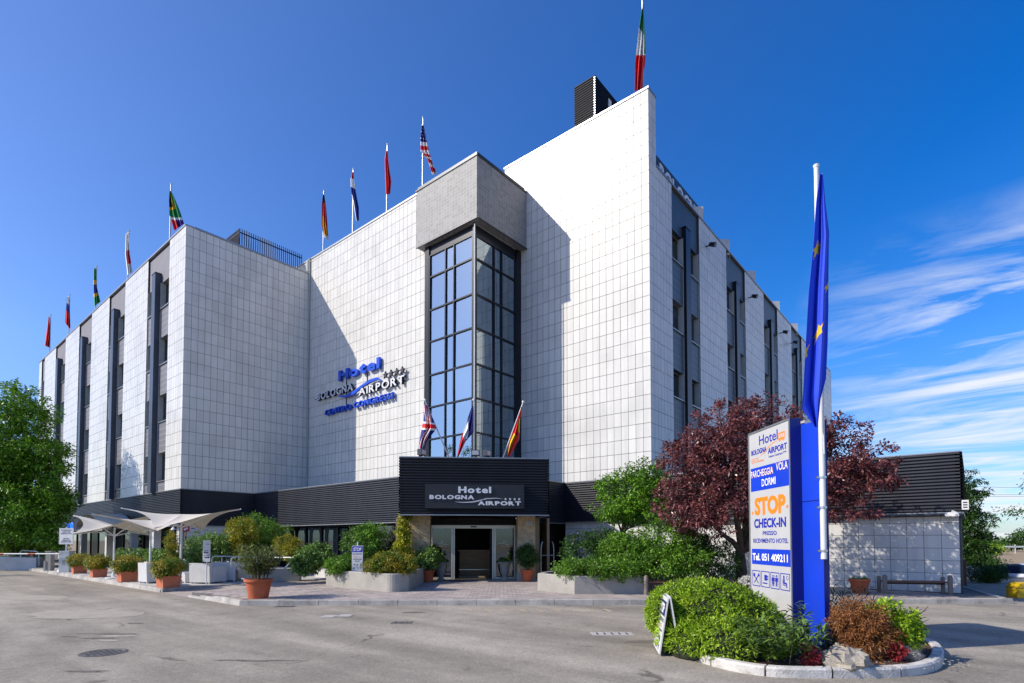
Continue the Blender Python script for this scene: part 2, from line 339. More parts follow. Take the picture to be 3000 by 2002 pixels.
# ------------------------------------------------------------------ text as meshes
def text_mesh(s, size=1.0, bold=0.0, depth=0.0, shear=0.0, xs=1.0, space=1.0, align='CENTER', mt=None, name='lettering'):
    cu = bpy.data.curves.new('t', 'FONT'); cu.body = s; cu.size = size; cu.offset = bold * size; cu.extrude = depth / 2; cu.shear = shear
    cu.align_x = align; cu.space_character = space; cu.resolution_u = 3
    o = bpy.data.objects.new('t', cu); COLL.objects.link(o)
    dg = bpy.context.evaluated_depsgraph_get(); me = bpy.data.meshes.new_from_object(o.evaluated_get(dg))
    bpy.data.objects.remove(o); bpy.data.curves.remove(cu); me.name = name
    if xs != 1.0: me.transform(Matrix.Diagonal((xs, 1, 1, 1)))
    me.materials.clear()
    for m in (mt if isinstance(mt, (list, tuple)) else [mt]):
        if m: me.materials.append(m)
    return me
UPRIGHT = Matrix.Rotation(RAD(90), 4, 'X')                      # text plane x,y -> x,z facing -y
def width(me):
    xs = [v.co.x for v in me.vertices]; return min(xs), max(xs)
def word(parent, s, x, y, z, size, mt, part='lettering', fit=None, **kw):
    """flat lettering on a panel in the parent's x-z plane, facing -y; fit = width"""
    me = text_mesh(s, size, mt=mt, name=part, **kw)
    if fit:
        a, b = width(me); me.transform(Matrix.Diagonal((fit / (b - a), 1, 1, 1)))
    return link(part, me, parent, Matrix.Translation((x, y, z)) @ UPRIGHT)
def star_poly(r, k=.42, n=5, rot=90):
    return [((r if i % 2 == 0 else r * k) * math.cos(RAD(rot + i * 180 / n)), (r if i % 2 == 0 else r * k) * math.sin(RAD(rot + i * 180 / n))) for i in range(2 * n)]
def flat_star(mb, cx, y, cz, r, t=.01, mi=0):
    p = star_poly(r); n = len(p)
    vs = [(cx, y, cz)] + [(cx + a, y, cz + b) for a, b in p] + [(cx + a, y + t, cz + b) for a, b in p]
    mb.add(vs, [(0, 1 + (i + 1) % n, 1 + i) for i in range(n)][::1] + [(1 + i, 1 + (i + 1) % n, 1 + n + (i + 1) % n, 1 + n + i) for i in range(n)], mi)
def ribbon(mb, pts, y, ws, t=.03, mi=0):
    """a swoosh of changing width in the x-z plane"""
    n = len(pts); up, dn = [], []
    for i, (x, z) in enumerate(pts):
        a, b = pts[max(i - 1, 0)], pts[min(i + 1, n - 1)]; dx, dz = b[0] - a[0], b[1] - a[1]; L = math.hypot(dx, dz)
        nx, nzz = -dz / L, dx / L; w = ws[i] / 2
        up.append((x + nx * w, z + nzz * w)); dn.append((x - nx * w, z - nzz * w))
    vs = [(p[0], y, p[1]) for p in up] + [(p[0], y, p[1]) for p in dn] + [(p[0], y + t, p[1]) for p in up] + [(p[0], y + t, p[1]) for p in dn]
    fs = []
    for i in range(n - 1):
        fs += [(i, n + i, n + i + 1, i + 1), (2 * n + i, 2 * n + i + 1, 3 * n + i + 1, 3 * n + i), (i, i + 1, 2 * n + i + 1, 2 * n + i), (n + i, 3 * n + i, 3 * n + i + 1, n + i + 1)]
    mb.add(vs, fs, mi)

# ------------------------------------------------------------------ foliage
def leaf_cloud(rng, pts, nrm, L, W, droop=.3, up=.0):
    """pts (n,3) leaf bases, nrm (n,3) the way each leaf points -> vertices, faces of folded diamond leaves"""
    n = len(pts); d = nrm * .75 + rng.normal(0, .65, (n, 3)); d[:, 2] += up
    d /= np.linalg.norm(d, axis=1, keepdims=True) + 1e-9
    face = nrm * .8 + rng.normal(0, .42, (n, 3)); face[:, 2] += .75          # blades turn their upper side outwards and up
    r = np.cross(d, face); r /= np.linalg.norm(r, axis=1, keepdims=True) + 1e-9
    s = rng.uniform(.65, 1.25, (n, 1)); l = L * s; w = W * s
    mid = pts + d * l * .5; tip = pts + d * l; tip[:, 2] -= (droop * l)[:, 0]
    v = np.stack([pts, mid + r * w * .5, tip, mid - r * w * .5], 1).reshape(-1, 3)
    return v
def quads_object(name, v, mt, parent=None, smooth=False):
    n = len(v) // 4; me = bpy.data.meshes.new(name)
    me.vertices.add(4 * n); me.vertices.foreach_set('co', v.astype(np.float32).ravel())
    me.loops.add(4 * n); me.loops.foreach_set('vertex_index', np.arange(4 * n, dtype=np.int32))
    me.polygons.add(n); me.polygons.foreach_set('loop_start', np.arange(0, 4 * n, 4, dtype=np.int32)); me.polygons.foreach_set('loop_total', np.full(n, 4, np.int32))
    me.materials.append(mt); me.update(calc_edges=True)
    return link(name, me, parent)
def clump_points(rng, blobs, n_clump, per, rc, shell=.55, flat=.8):
    """blobs: (cx,cy,cz, rx,ry,rz) lobes; leaf clumps spread through their volume, most of them near the skin"""
    b = np.array(blobs, float); vol = (b[:, 3] * b[:, 4] * b[:, 5]) ** (2 / 3); k = rng.choice(len(b), n_clump, p=vol / vol.sum())
    d = rng.normal(0, 1, (n_clump, 3)); d /= np.linalg.norm(d, axis=1, keepdims=True)
    r = 1 - shell * rng.random(n_clump) ** 1.6
    c = b[k, :3] + d * r[:, None] * b[k, 3:]
    rr = rc * rng.uniform(.55, 1.35, n_clump)
    dd = rng.normal(0, 1, (n_clump, per, 3)); dd /= np.linalg.norm(dd, axis=2, keepdims=True)
    q = dd * (rng.random((n_clump, per, 1)) ** .5) * rr[:, None, None]; q[:, :, 2] *= flat
    p = (c[:, None, :] + q).reshape(-1, 3); nr = (dd * .8 + d[:, None, :] * .7).reshape(-1, 3)
    return p, nr, c
def foliage(name, seed, blobs, n_clump, per, rc, L, W, mt, parent, shell=.55, flat=.8, droop=.3, up=0.0, zmin=None):
    rng = np.random.default_rng(seed); p, nr, c = clump_points(rng, blobs, n_clump, per, rc, shell, flat)
    if zmin is not None:
        k = p[:, 2] > zmin; p, nr = p[k], nr[k]
    return quads_object(name, leaf_cloud(rng, p, nr, L, W, droop, up), mt, parent), c
def limbs(mb, base, tips, r0, seed, fork=.45, n=7):
    """trunk from base that forks into tapering limbs towards the tips"""
    rg = random.Random(seed); base = Vector(base)
    for t in tips:
        t = Vector(t); m = base.lerp(t, .5) + Vector((rg.uniform(-.2, .2), rg.uniform(-.2, .2), rg.uniform(0, .25))) * (t - base).length * .3
        mb.tube([base, base.lerp(m, .5) + Vector((rg.uniform(-.05, .05), rg.uniform(-.05, .05), .05)), m, m.lerp(t, .6), t], [r0, r0 * .8, r0 * .55, r0 * .32, r0 * .1], n)

# ================================================================== THE SETTING: ground, road, pavement
m, ns, ls, b = new_mat('worn_asphalt')
g = node(ns, ls, 'ShaderNodeNewGeometry'); P_ = g.outputs['Position']
mpn = node(ns, ls, 'ShaderNodeMapping', {'Vector': P_, 'Rotation': (0, 0, -YAW), 'Scale': (.16, .5, 1)})
nA = node(ns, ls, 'ShaderNodeTexNoise', {'Vector': mpn.outputs[0], 'Scale': 1.0, 'Detail': 5.0, 'Roughness': .55, 'Distortion': .6})
nB = node(ns, ls, 'ShaderNodeTexNoise', {'Vector': P_, 'Scale': 55.0, 'Detail': 5.0, 'Roughness': .8})
nC = node(ns, ls, 'ShaderNodeTexNoise', {'Vector': P_, 'Scale': 1.3, 'Detail': 8.0, 'Roughness': .7})
nD = node(ns, ls, 'ShaderNodeTexNoise', {'Vector': P_, 'Scale': .55, 'Detail': 3.0})
wv = node(ns, ls, 'ShaderNodeTexNoise', {'Vector': P_, 'Scale': 1.2, 'Detail': 5.0})
vadd = node(ns, ls, 'ShaderNodeVectorMath', {0: P_}, operation='ADD'); vs_ = node(ns, ls, 'ShaderNodeVectorMath', {0: wv.outputs['Color']}, operation='SCALE'); vs_.inputs['Scale'].default_value = 1.1
ls.new(vs_.outputs[0], vadd.inputs[1])
vo = node(ns, ls, 'ShaderNodeTexVoronoi', {'Vector': vadd.outputs[0], 'Scale': .30}, feature='DISTANCE_TO_EDGE')
rA = node(ns, ls, 'ShaderNodeMapRange', {'Value': nA.outputs[0], 'From Min': .3, 'From Max': .7, 'To Min': .74, 'To Max': 1.24})
rB = node(ns, ls, 'ShaderNodeMapRange', {'Value': nB.outputs[0], 'From Min': .3, 'From Max': .7, 'To Min': .80, 'To Max': 1.20})
rC = node(ns, ls, 'ShaderNodeMapRange', {'Value': nC.outputs[0], 'From Min': .35, 'From Max': .75, 'To Min': 1.12, 'To Max': .80})
k = node(ns, ls, 'ShaderNodeMath', {0: rA.outputs[0], 1: rB.outputs[0]}, operation='MULTIPLY')
k = node(ns, ls, 'ShaderNodeMath', {0: k.outputs[0], 1: rC.outputs[0]}, operation='MULTIPLY')
cr = node(ns, ls, 'ShaderNodeMapRange', {'Value': vo.outputs['Distance'], 'From Min': .004, 'From Max': .016, 'To Min': .45, 'To Max': 1.0})
cm = node(ns, ls, 'ShaderNodeMapRange', {'Value': nD.outputs[0], 'From Min': .55, 'From Max': .62, 'To Min': 0.0, 'To Max': 1.0})
cx = node(ns, ls, 'ShaderNodeMix', {0: cm.outputs[0], 2: 1.0, 3: cr.outputs[0]}, data_type='FLOAT')
k = node(ns, ls, 'ShaderNodeMath', {0: k.outputs[0], 1: cx.outputs[0]}, operation='MULTIPLY')
nE = node(ns, ls, 'ShaderNodeTexVoronoi', {'Vector': P_, 'Scale': 42.0})
rE = node(ns, ls, 'ShaderNodeMapRange', {'Value': nE.outputs['Color'], 'To Min': .76, 'To Max': 1.22})
nF = node(ns, ls, 'ShaderNodeTexNoise', {'Vector': P_, 'Scale': 2.6, 'Detail': 4.0, 'Roughness': .75})
rF = node(ns, ls, 'ShaderNodeMapRange', {'Value': nF.outputs[0], 'From Min': .62, 'From Max': .74, 'To Min': 1.0, 'To Max': .66})
mp2 = node(ns, ls, 'ShaderNodeMapping', {'Vector': P_, 'Rotation': (0, 0, -YAW - .25), 'Scale': (.12, 1.5, 1)})
nG = node(ns, ls, 'ShaderNodeTexNoise', {'Vector': mp2.outputs[0], 'Scale': 1.0, 'Detail': 3.0})
rG = node(ns, ls, 'ShaderNodeMapRange', {'Value': nG.outputs[0], 'From Min': .4, 'From Max': .62, 'To Min': .90, 'To Max': 1.10})
for s_ in (rE, rF, rG): k = node(ns, ls, 'ShaderNodeMath', {0: k.outputs[0], 1: s_.outputs[0]}, operation='MULTIPLY')
tone = node(ns, ls, 'ShaderNodeMix', {0: nD.outputs[0], 6: (.285, .254, .208, 1), 7: (.330, .293, .236, 1)}, data_type='RGBA')
sclr = node(ns, ls, 'ShaderNodeVectorMath', {0: tone.outputs[2]}, operation='SCALE'); ls.new(k.outputs[0], sclr.inputs['Scale'])
ls.new(sclr.outputs[0], b.inputs['Base Color']); b.inputs['Roughness'].default_value = .9; b.inputs['Specular IOR Level'].default_value = .25
hb = node(ns, ls, 'ShaderNodeMath', {0: nB.outputs[0], 1: cx.outputs[0]}, operation='MULTIPLY')
bp = node(ns, ls, 'ShaderNodeBump', {'Height': hb.outputs[0], 'Strength': .55, 'Distance': .012}); ls.new(bp.outputs[0], b.inputs['Normal'])
ASPH = m
FIELD = mat('ploughed_field', (.33, .235, .13), .95, var=.2, scale=.5, bump=.4, bscale=3, dirt=(.22, .17, .09), dirt_amt=.5, dirt_scale=.2)
GRASSM = mat('green_crop', (.20, .25, .04), .95, var=.25, scale=1.2, bump=.5, bscale=8)
PATCHD = mat('dark_asphalt_patch', (.16, .14, .118), .92, var=.25, scale=5, bump=.6, bscale=50, fine=.2)
PATCH = mat('pale_asphalt_patch', (.370, .326, .258), .9, var=.12, scale=2.5, bump=.4, bscale=55, fine=.15)

def W(x, d, z=0.0):                                   # camera-aligned plan coordinates -> world
    return Vector((0, 0, z)) + _R * x + _F0 * d
gr = MB(); gr.add([W(-2500, -300, -1.0), W(2500, -300, -1.0), W(2500, 4000, -1.0), W(-2500, 4000, -1.0)], [(0, 1, 2, 3)])
tag(gr.build('ground_field', FIELD), kind='structure')
road = MB(); pts = [W(-90, -40), W(30, -40), W(30, 8), W(30, 24.5), W(17, 26), W(12, 60), W(-90, 60)]
road.add(pts, [tuple(range(len(pts)))]); road.add([p_ - Vector((0, 0, h_)) for h_ in (.001, 1.02) for p_ in pts], [(i, len(pts) + i, len(pts) + (i + 1) % len(pts), (i + 1) % len(pts)) for i in range(len(pts))]); tag(road.build('asphalt_road', ASPH), kind='structure')
cp = MB(); cp.add([W(47, 50, -.99), W(150, 50, -.99), W(220, 118, -.99), W(110, 118, -.99)], [(0, 1, 2, 3)]); tag(cp.build('green_crop_field', GRASSM), kind='structure')

# pavement: corner A of the kerb, ends of the two kerb lines, dropped kerb between X -20.3 and -18.1
KA = Vector((-14.62, 6.48, 0)); KR = Vector((.80, 19.90, 0)); Z1 = .14
kd = (KR - KA).normalized(); kang = math.atan2(kd.y, kd.x)
pv = MB()
pv.prism([(-18.1, 6.62), (KA.x - .05, 6.62), (KR.x - .08, KR.y + .12), (KR.x - 1.2, KR.y + 5.5), (KR.x - 2, 60), (-18.1, 60)], -.02, Z1 - .012)
pave = pv.build('pavement', JOINT_P); tag(pave, kind='structure')
rp = MB(); rp.add([(-20.3, 6.45, .006), (-18.1, 6.45, .006), (-18.1, 9.2, Z1 - .010), (-20.3, 9.2, Z1 - .010)], [(0, 1, 2, 3)])
rp.add([(-20.3, 9.2, Z1 - .010), (-18.1, 9.2, Z1 - .010), (-18.1, 40, Z1 - .010), (-20.3, 40, Z1 - .010)], [(0, 1, 2, 3)])
tag(rp.build('pavement_ramp', PAVER), kind='structure')
tr = MB(); tr.prism([(-75, 6.62), (-20.32, 6.62), (-20.32, 40), (-75, 40)], -.02, Z1 - .008); terr = tr.build('terrace', JOINT_P); tag(terr, kind='structure')
# pavers in courses along the kerb
recs = []; pw, pd = .245, .245; left = -kd.cross(Vector((0, 0, 1)))
rr = random.Random(3)
for j in range(44):
    o = rr.uniform(0, pw)
    for i in range(-28, 80):
        c = KA + kd * (i * pw + (j % 2) * pw / 2) + left * (.20 + pd / 2 + j * pd)
        if c.x < -17.95 or c.y < 6.75 or c.x > -.4 or (c - KA).dot(kd) > 19.6: continue
        if c.y > 20.75 and c.x > -14: continue
        if c.x < -14.8 and c.y > 14.6: continue
        c.z = Z1 - .012 + rr.uniform(-.0025, .0025)
        recs.append((c, (pw - .010, pd - .010, .03), kang, area_px(c, 1, 1) if in_frame(c) else 0))
pieces('paver', 'pavers_beyond', PAVER, recs, pave)
recs = []
for i in range(28):
    for j in range(16):
        x = -20.85 - i * 1.0; y = 6.62 + .55 + j * 1.0
        if x < -46: continue
        c = Vector((x, y, Z1 - .008)); recs.append((c, (.985, .985, .03), 0, area_px(c, 1, 1) if in_frame(c) else 0))
pieces('slab', 'slabs_beyond', TERR, recs, terr, limit=200)
# kerb stones, each its own piece
def kerb_piece(a, b_, parent, h=Z1, w=.16, slope=.02):
    a, b_ = Vector(a), Vector(b_); d = (b_ - a).normalized(); n = Vector((-d.y, d.x, 0)); g_ = .006
    a2, b2 = a + d * g_, b_ - d * g_
    mb = MB(); e = .012
    prof = [(0, -.02), (0, h - e), (e, h), (w, h), (w, -.02)]
    prof = [(x + slope * max(z, 0) / h, z) for x, z in prof]
    vs = [tuple(p + n * x + Vector((0, 0, z))) for p in (a2, b2) for x, z in prof]; k_ = len(prof)
    mb.add(vs, [tuple(range(k_)), tuple(range(2 * k_ - 1, k_ - 1, -1))] + [(i, k_ + i, k_ + (i + 1) % k_, (i + 1) % k_) for i in range(k_)])
    return mb.build('kerb_stone', STONE, parent)
L_ = (KR - KA).length; n_ = round(L_ / 1.03)
for i in range(n_): kerb_piece(KA + kd * L_ * i / n_, KA + kd * L_ * (i + 1) / n_, pave)
for i in range(4):
    kerb_piece((-18.1 + .87 * i, 6.48, 0), (-18.1 + .87 * (i + 1), 6.48, 0), pave, h=(.05, .10, Z1, Z1)[i], slope=.05)
for i in range(5): kerb_piece(KR + Vector((-.06 - .22 * i, 1.0 * i, 0)), KR + Vector((-.06 - .22 * (i + 1), 1.0 * (i + 1), 0)), pave)
x = -20.3
while x > -44: kerb_piece((x - 1.0, 6.46, 0), (x, 6.46, 0), terr, slope=.05); x -= 1.0
e_ = MB(); e_.box(-20.32, -20.16, 6.5, 12, 0, Z1); e_.build('kerb_stone', STONE, terr)
# things let into the asphalt
def patch(name, label, cat, pts, mt, z=.004, kind=None):
    mb = MB(); mb.add([(p.x, p.y, z) for p in pts], [tuple(range(len(pts)))]); o = mb.build(name, mt); return tag(o, label, cat, kind=kind)
rr = random.Random(11)
def blob(cx, cy, rx, ry, n=26, wob=.16):
    out = []
    for i in range(n):
        a = 2 * math.pi * i / n; q = 1 + rr.uniform(-wob, wob); out.append(G(cx + rx * q * math.cos(a), cy - ry * q * math.sin(a), 0))
    return out
patch('asphalt_patch', '', '', blob(245, 1801, 178, 13), PATCH, kind='structure')
patch('asphalt_patch', '', '', blob(90, 1752, 120, 7), PATCH, kind='structure')
for a_ in ((318, 1858, 70, 2.2), (300, 1871, 55, 2.0), (205, 1866, 22, 1.6), (395, 1827, 30, 1.6), (760, 1936, 120, 2.0), (1215, 1795, 30, 1.6), (250, 1968, 60, 2.5), (1900, 1880, 60, 3.0)): patch('asphalt_crack', '', '', blob(*a_, n=22, wob=.5), PATCHD, .0042, kind='structure')
for a_ in ((345, 1864, 50, 3.5), (310, 1877, 30, 3.0)): patch('asphalt_patch', '', '', blob(*a_, n=18, wob=.35), PATCH, .004, kind='structure')
IRON = mat('cast_iron', (.15, .14, .128), .6, .5, var=.3, scale=8, bump=.5, bscale=60)
STEELP = mat('pale_steel_plate', (.47, .43, .40), .6, .1, var=.15, scale=5, bump=.2, bscale=90)
c = G(303, 1913, 0)
mh = thing('manhole_cover', 'round cast iron manhole cover in the asphalt at lower left', 'manhole', c)
mb = MB(); mb.lathe([(.31, -.02), (.31, .006), (.27, .010), (.262, .004), (.0, .004)], 28); mb.build('ring', IRON, mh)
mb = MB()
for i in range(-3, 4):
    for j in range(-3, 4):
        if i * i + j * j < 11: mb.box(i * .068 - .02, i * .068 + .02, j * .068 - .02, j * .068 + .02, .0035, .009)
mb.build('tread_pattern', IRON, mh)
for nm, lb, (x0, x1, y0, y1), mt in (('cover_plate', 'left one of two pale rectangular cover plates in the road', (932, 990, 1803, 1811), STEELP), ('cover_plate', 'right one of two pale rectangular cover plates in the road', (978, 1038, 1801, 1808), STEELP)):
    q = [G(x0, y1, 0), G(x1 - 14, y1, 0), G(x1, y0, 0), G(x0 + 22, y0, 0)]
    t = thing(nm, lb, 'cover plate', (q[0] + q[2]) / 2, 0, 'pale plates in the road')
    mb = MB(Matrix.Translation(-(q[0] + q[2]) / 2)); mb.add([(p.x, p.y, .008) for p in q], [(0, 1, 2, 3)]); mb.build('plate', mt, t)
def slotted(label, cxy, w, d, n, mt):
    c = G(*cxy, 0); t = thing('drain_cover', label, 'drain', c, YAW)
    mb = MB(); mb.box(-w / 2, w / 2, -d / 2, d / 2, -.02, .008); mb.build('plate', mt, t)
    for i in range(n):
        mb = MB(); x = -w / 2 + w * (i + .8) / (n + .6); mb.box(x - w * .018, x + w * .018, -d * .3, d * .3, .007, .0105); mb.build('slot', DARK, t)
slotted('pale slotted drain cover in the road near the hedge island', (1793, 1858), .75, .34, 5, STEELP)
slotted('small grey slotted drain cover in the middle of the road', (1177, 1825), .42, .25, 3, IRON)
slotted('dark drain grate at the foot of the kerb by the big pot', (835, 1778), .5, .2, 7, IRON)
FADED = mat('faded_yellow_paint', (.40, .33, .22), .9, var=.35, scale=6, fine=.3, bscale=90)
rr = random.Random(5)
for i in range(9):
    x = 1385 + i * 50; y = 1788; q = [G(x, y + 5, 0), G(x + 12, y + 5, 0), G(x - 12 + rr.uniform(-5, 5), y - 3, 0), G(x - 22, y - 3, 0)]
    patch('road_marking', 'faded yellow paint strokes on the asphalt along the kerb', 'road marking', q, FADED, .0045)['group'] = 'faded yellow strokes'

# ================================================================== THE HOTEL
HB = Vector((-10.26, 21.4, 0)); TH = Matrix.Translation(-HB)
hotel = thing('hotel_building', 'white tiled five-storey hotel with glazed corner tower and black ribbed ground-floor band', 'hotel', HB)
def face(x, y, deg=0): return TH @ Matrix.Translation((x, y, 0)) @ Matrix.Rotation(RAD(deg), 4, 'Z')
TILES = []
def tiles(x, y, deg, x0, x1, tw, zs):
    """tile courses on a face whose local frame is at (x, y) turned by deg; zs from top down"""
    n = max(1, round((x1 - x0) / tw)); w = (x1 - x0) / n; rz = RAD(deg); M = Matrix.Translation((x, y, 0)) @ Matrix.Rotation(rz, 4, 'Z')
    for za, zb in zip(zs, zs[1:]):
        for i in range(n):
            c = M @ Vector((x0 + (i + .5) * w, .012 + rnd.uniform(-.0022, .0022), (za + zb) / 2))
            q = Vector(c) - CAMP; nrm = M.to_3x3() @ Vector((0, -1, 0)); fac = max(0, -q.normalized().dot(nrm))
            TILES.append((c, (w - .018, .024, za - zb - .018), rz, area_px(c, w, za - zb) * fac if in_frame(c) else 0))
def courses(ztop, first, h, zbot):
    zs = [ztop, ztop - first]
    while zs[-1] - h > zbot + .12: zs.append(zs[-1] - h)
    zs.append(zbot); return zs
ZW = courses(18.58, .48, .624, 4.42); ZH = courses(19.52, .18, .624, 4.3); ZM = courses(21.08, .54, .604, 4.25); ZR = courses(18.0, .5, .604, 4.3)
# ---- solid masses behind the tiles (joint colour)
def wall(x, y, deg, x0, x1, z0, z1, d=.35, name='wall'):
    mb = MB(face(x, y, deg)); mb.box(x0, x1, .016, d, z0, z1); return mb.build(name, JOINT, hotel)
SPAN, ns, ls, b = new_mat('spandrel_mosaic')
g = node(ns, ls, 'ShaderNodeNewGeometry'); sx = node(ns, ls, 'ShaderNodeSeparateXYZ', {0: g.outputs['Position']})
def stripes(sock, per, wd):
    a = node(ns, ls, 'ShaderNodeMath', {0: sock, 1: per}, operation='DIVIDE'); a = node(ns, ls, 'ShaderNodeMath', {0: a.outputs[0]}, operation='FRACT')
    return node(ns, ls, 'ShaderNodeMath', {0: a.outputs[0], 1: wd}, operation='LESS_THAN').outputs[0]
sxy = node(ns, ls, 'ShaderNodeMath', {0: sx.outputs[0], 1: sx.outputs[1]}, operation='ADD').outputs[0]
l1 = stripes(sx.outputs[2], .32, .07); l2 = stripes(sxy, .13, .16)
k = node(ns, ls, 'ShaderNodeMath', {0: l2, 1: .35}, operation='MULTIPLY'); k = node(ns, ls, 'ShaderNodeMath', {0: k.outputs[0], 1: l1}, operation='MAXIMUM')
mx = node(ns, ls, 'ShaderNodeMix', {0: k.outputs[0], 6: (.17, .167, .187, 1), 7: (.36, .36, .38, 1)}, data_type='RGBA'); ls.new(mx.outputs[2], b.inputs['Base Color']); b.inputs['Roughness'].default_value = .5
SPAN_SHADE, ns, ls, b = new_mat('shaded_spandrel_mosaic')  # spandrel mosaic again, with the right facade's shade in its colour
g = node(ns, ls, 'ShaderNodeNewGeometry'); sx = node(ns, ls, 'ShaderNodeSeparateXYZ', {0: g.outputs['Position']})
sxy = node(ns, ls, 'ShaderNodeMath', {0: sx.outputs[0], 1: sx.outputs[1]}, operation='ADD').outputs[0]
k = node(ns, ls, 'ShaderNodeMath', {0: stripes(sx.outputs[2], .32, .07), 1: stripes(sxy, .26, .08)}, operation='MAXIMUM')
mx = node(ns, ls, 'ShaderNodeMix', {0: k.outputs[0], 6: (.055, .080, .105, 1), 7: (.16, .20, .24, 1)}, data_type='RGBA'); ls.new(mx.outputs[2], b.inputs['Base Color']); b.inputs['Roughness'].default_value = .45
REVEAL = mat('window_reveal', (.46, .47, .44), .8, var=.1)
# one window = frame (> pane, blind); local frame: x right, -y outwards, origin at the lower left of the opening
WCACHE = {}
def window(M, w, h, blind, hgt):
    key = (round(w, 2), round(h, 2))
    if key not in WCACHE:
        f = MB(); t = .055
        f.box(0, t, .30, .38, 0, h); f.box(w - t, w, .30, .38, 0, h); f.box(t, w - t, .30, .38, 0, t); f.box(t, w - t, .30, .38, h - t, h); f.box(w * .5 - .03, w * .5 + .03, .305, .375, t, h - t)
        p = MB(); p.add([(t, .335, t), (w - t, .335, t), (w - t, .335, h - t), (t, .335, h - t)], [(0, 1, 2, 3)])
        WCACHE[key] = (f.mesh('window', FRAME), p.mesh('pane', GLASS_W))
    o = link('window', WCACHE[key][0], hotel, M); link('pane', WCACHE[key][1], o)
    if blind:
        mb = MB(); hh = h * hgt; nsl = max(3, int(hh / .05))
        for i in range(nsl): mb.box(.06, w - .06, .345, .36, h - .06 - (i + 1) * hh / nsl + .006, h - .06 - i * hh / nsl)
        mb.build('blind', BLIND, o)
def bay(x, y, deg, x0, x1, ztop, tops, sills, zbot, fin=True, seed=0, blinds=.5, um=None, sm=None, fm=None, fp=.24):
    M = face(x, y, deg); rg = random.Random(seed); cxm = (x0 + x1) / 2; fw = .27 if fin else 0
    mb = MB(M); mb.box(x0, x1, .10, .5, tops[0], ztop); mb.build('upper_panel', um or GREYR, hotel)
    if fin:
        mb = MB(M); mb.box(cxm - fw, cxm + fw, -fp, .45, zbot, tops[0] + .5); mb.box(cxm - fw - .03, cxm + fw + .03, -fp - .02, .1, tops[0] + .5, tops[0] + .56); mb.build('fin', fm or FIN, hotel)
    spans = ((x0, cxm - fw), (cxm + fw, x1)) if fin else ((x0, x1),)
    for a, b2 in spans:
        mb = MB(M); mb.box(a, a + .03, .04, .5, zbot, tops[0]); mb.box(b2 - .03, b2, .04, .5, zbot, tops[0]); mb.build('reveal', REVEAL, hotel)
        for i, (zt, zs) in enumerate(zip(tops, sills)):
            window(M @ Matrix.Translation((a + .03, 0, zs + .05)), b2 - a - .06, zt - zs - .05, rg.random() < blinds, rg.choice((.35, .5, .7, .98)))
            lo = tops[i + 1] if i + 1 < len(tops) else zbot
            if zs > lo + .1:
                mb = MB(M); mb.box(a + .03, b2 - .03, .07, .5, lo, zs); sp = mb.build('spandrel', sm or SPAN, hotel)
                mb = MB(M); mb.box(a + .03, b2 - .03, .0, .5, zs, zs + .05); mb.build('sill', CAP, sp)
def coping(x, y, deg, x0, x1, z, d=.4, h=.09, mt=CAP):
    mb = MB(face(x, y, deg)); mb.box(x0, x1, -.035, d, z, z + h); mb.build('coping', mt, hotel)
# ---- wing, long front (faces -Y) and end (faces +X)
WY = 11.06
PIERS = [(-34.33, -32.0), (-42.18, -37.84), (-50.0, -45.65), (-57.85, -53.52), (-65.62, -61.28), (-67.95, -66.86)]
WT, WS = [16.6, 13.33, 9.98, 6.65], [15.0, 11.70, 8.38, 5.0]
for a, b2 in PIERS:
    tiles(0, WY, 0, a, b2, .355, ZW); wall(0, WY, 0, a, min(b2, -32.018), 4.4, 18.58)
for i in range(4): bay(0, WY, 0, PIERS[i + 1][1], PIERS[i][0], 18.5, WT, WS, 4.42, True, i)
bay(0, WY, 0, PIERS[5][1], PIERS[4][0], 18.5, WT, WS, 4.42, False, 9)
tiles(-32.0, WY, 90, .016, 7.2, .345, ZW); wall(-32.0, WY, 90, .36, 7.2, 4.4, 18.58)
# ---- wall with the lettering, wall of the main block, its end, right facade
tiles(0, 18.26, 0, -32.0, -20.66, .345, ZH); wall(0, 18.26, 0, -37.0, -20.66, 4.3, 19.52)
tiles(0, 18.26, 0, -36.9, -32.36, .345, [19.52, 19.34, 18.72])
tiles(0, 21.4, 0, -17.31, -10.26, .353, ZM); tiles(0, 21.4, 0, -18.37, -17.31, .353, [z for z in ZM if z > 18.4]); wall(0, 21.4, 0, -18.37, -17.31, 18.4, 21.08, .7); coping(0, 21.4, 0, -18.4, -16.9, 21.08, .74); wall(0, 21.4, 0, -17.31, -10.276, 4.25, 21.08, .7)
RX = -10.26
tiles(RX, 21.4, 90, .016, .70, .342, [z for z in ZM if z > 17.9] + [18.0]); tiles(RX, 21.4, 90, .016, .70, .342, ZR)
RP = [(22.1, 23.7), (27.0, 31.0), (34.3, 38.2), (41.5, 45.4), (48.7, 52.6), (55.9, 60.5)]
RT, RS = [16.1, 12.8, 9.55, 6.3], [14.62, 11.35, 8.2, 5.0]
for a, b2 in RP:
    tiles(RX, 0, 90, a, b2, .355, ZR); wall(RX, 0, 90, a, b2, 4.3, 18.0)
for i in range(5): bay(RX, 0, 90, RP[i][1], RP[i + 1][0], 17.95, RT, RS, 4.3, True, 20 + i, .75, PANEL_SHADE, SPAN_SHADE, MULL, .10)  # shade of this side is painted: darker panels, spandrels and fins
pieces('tile', 'tiles_beyond', T_WHITE, TILES, hotel, HB)
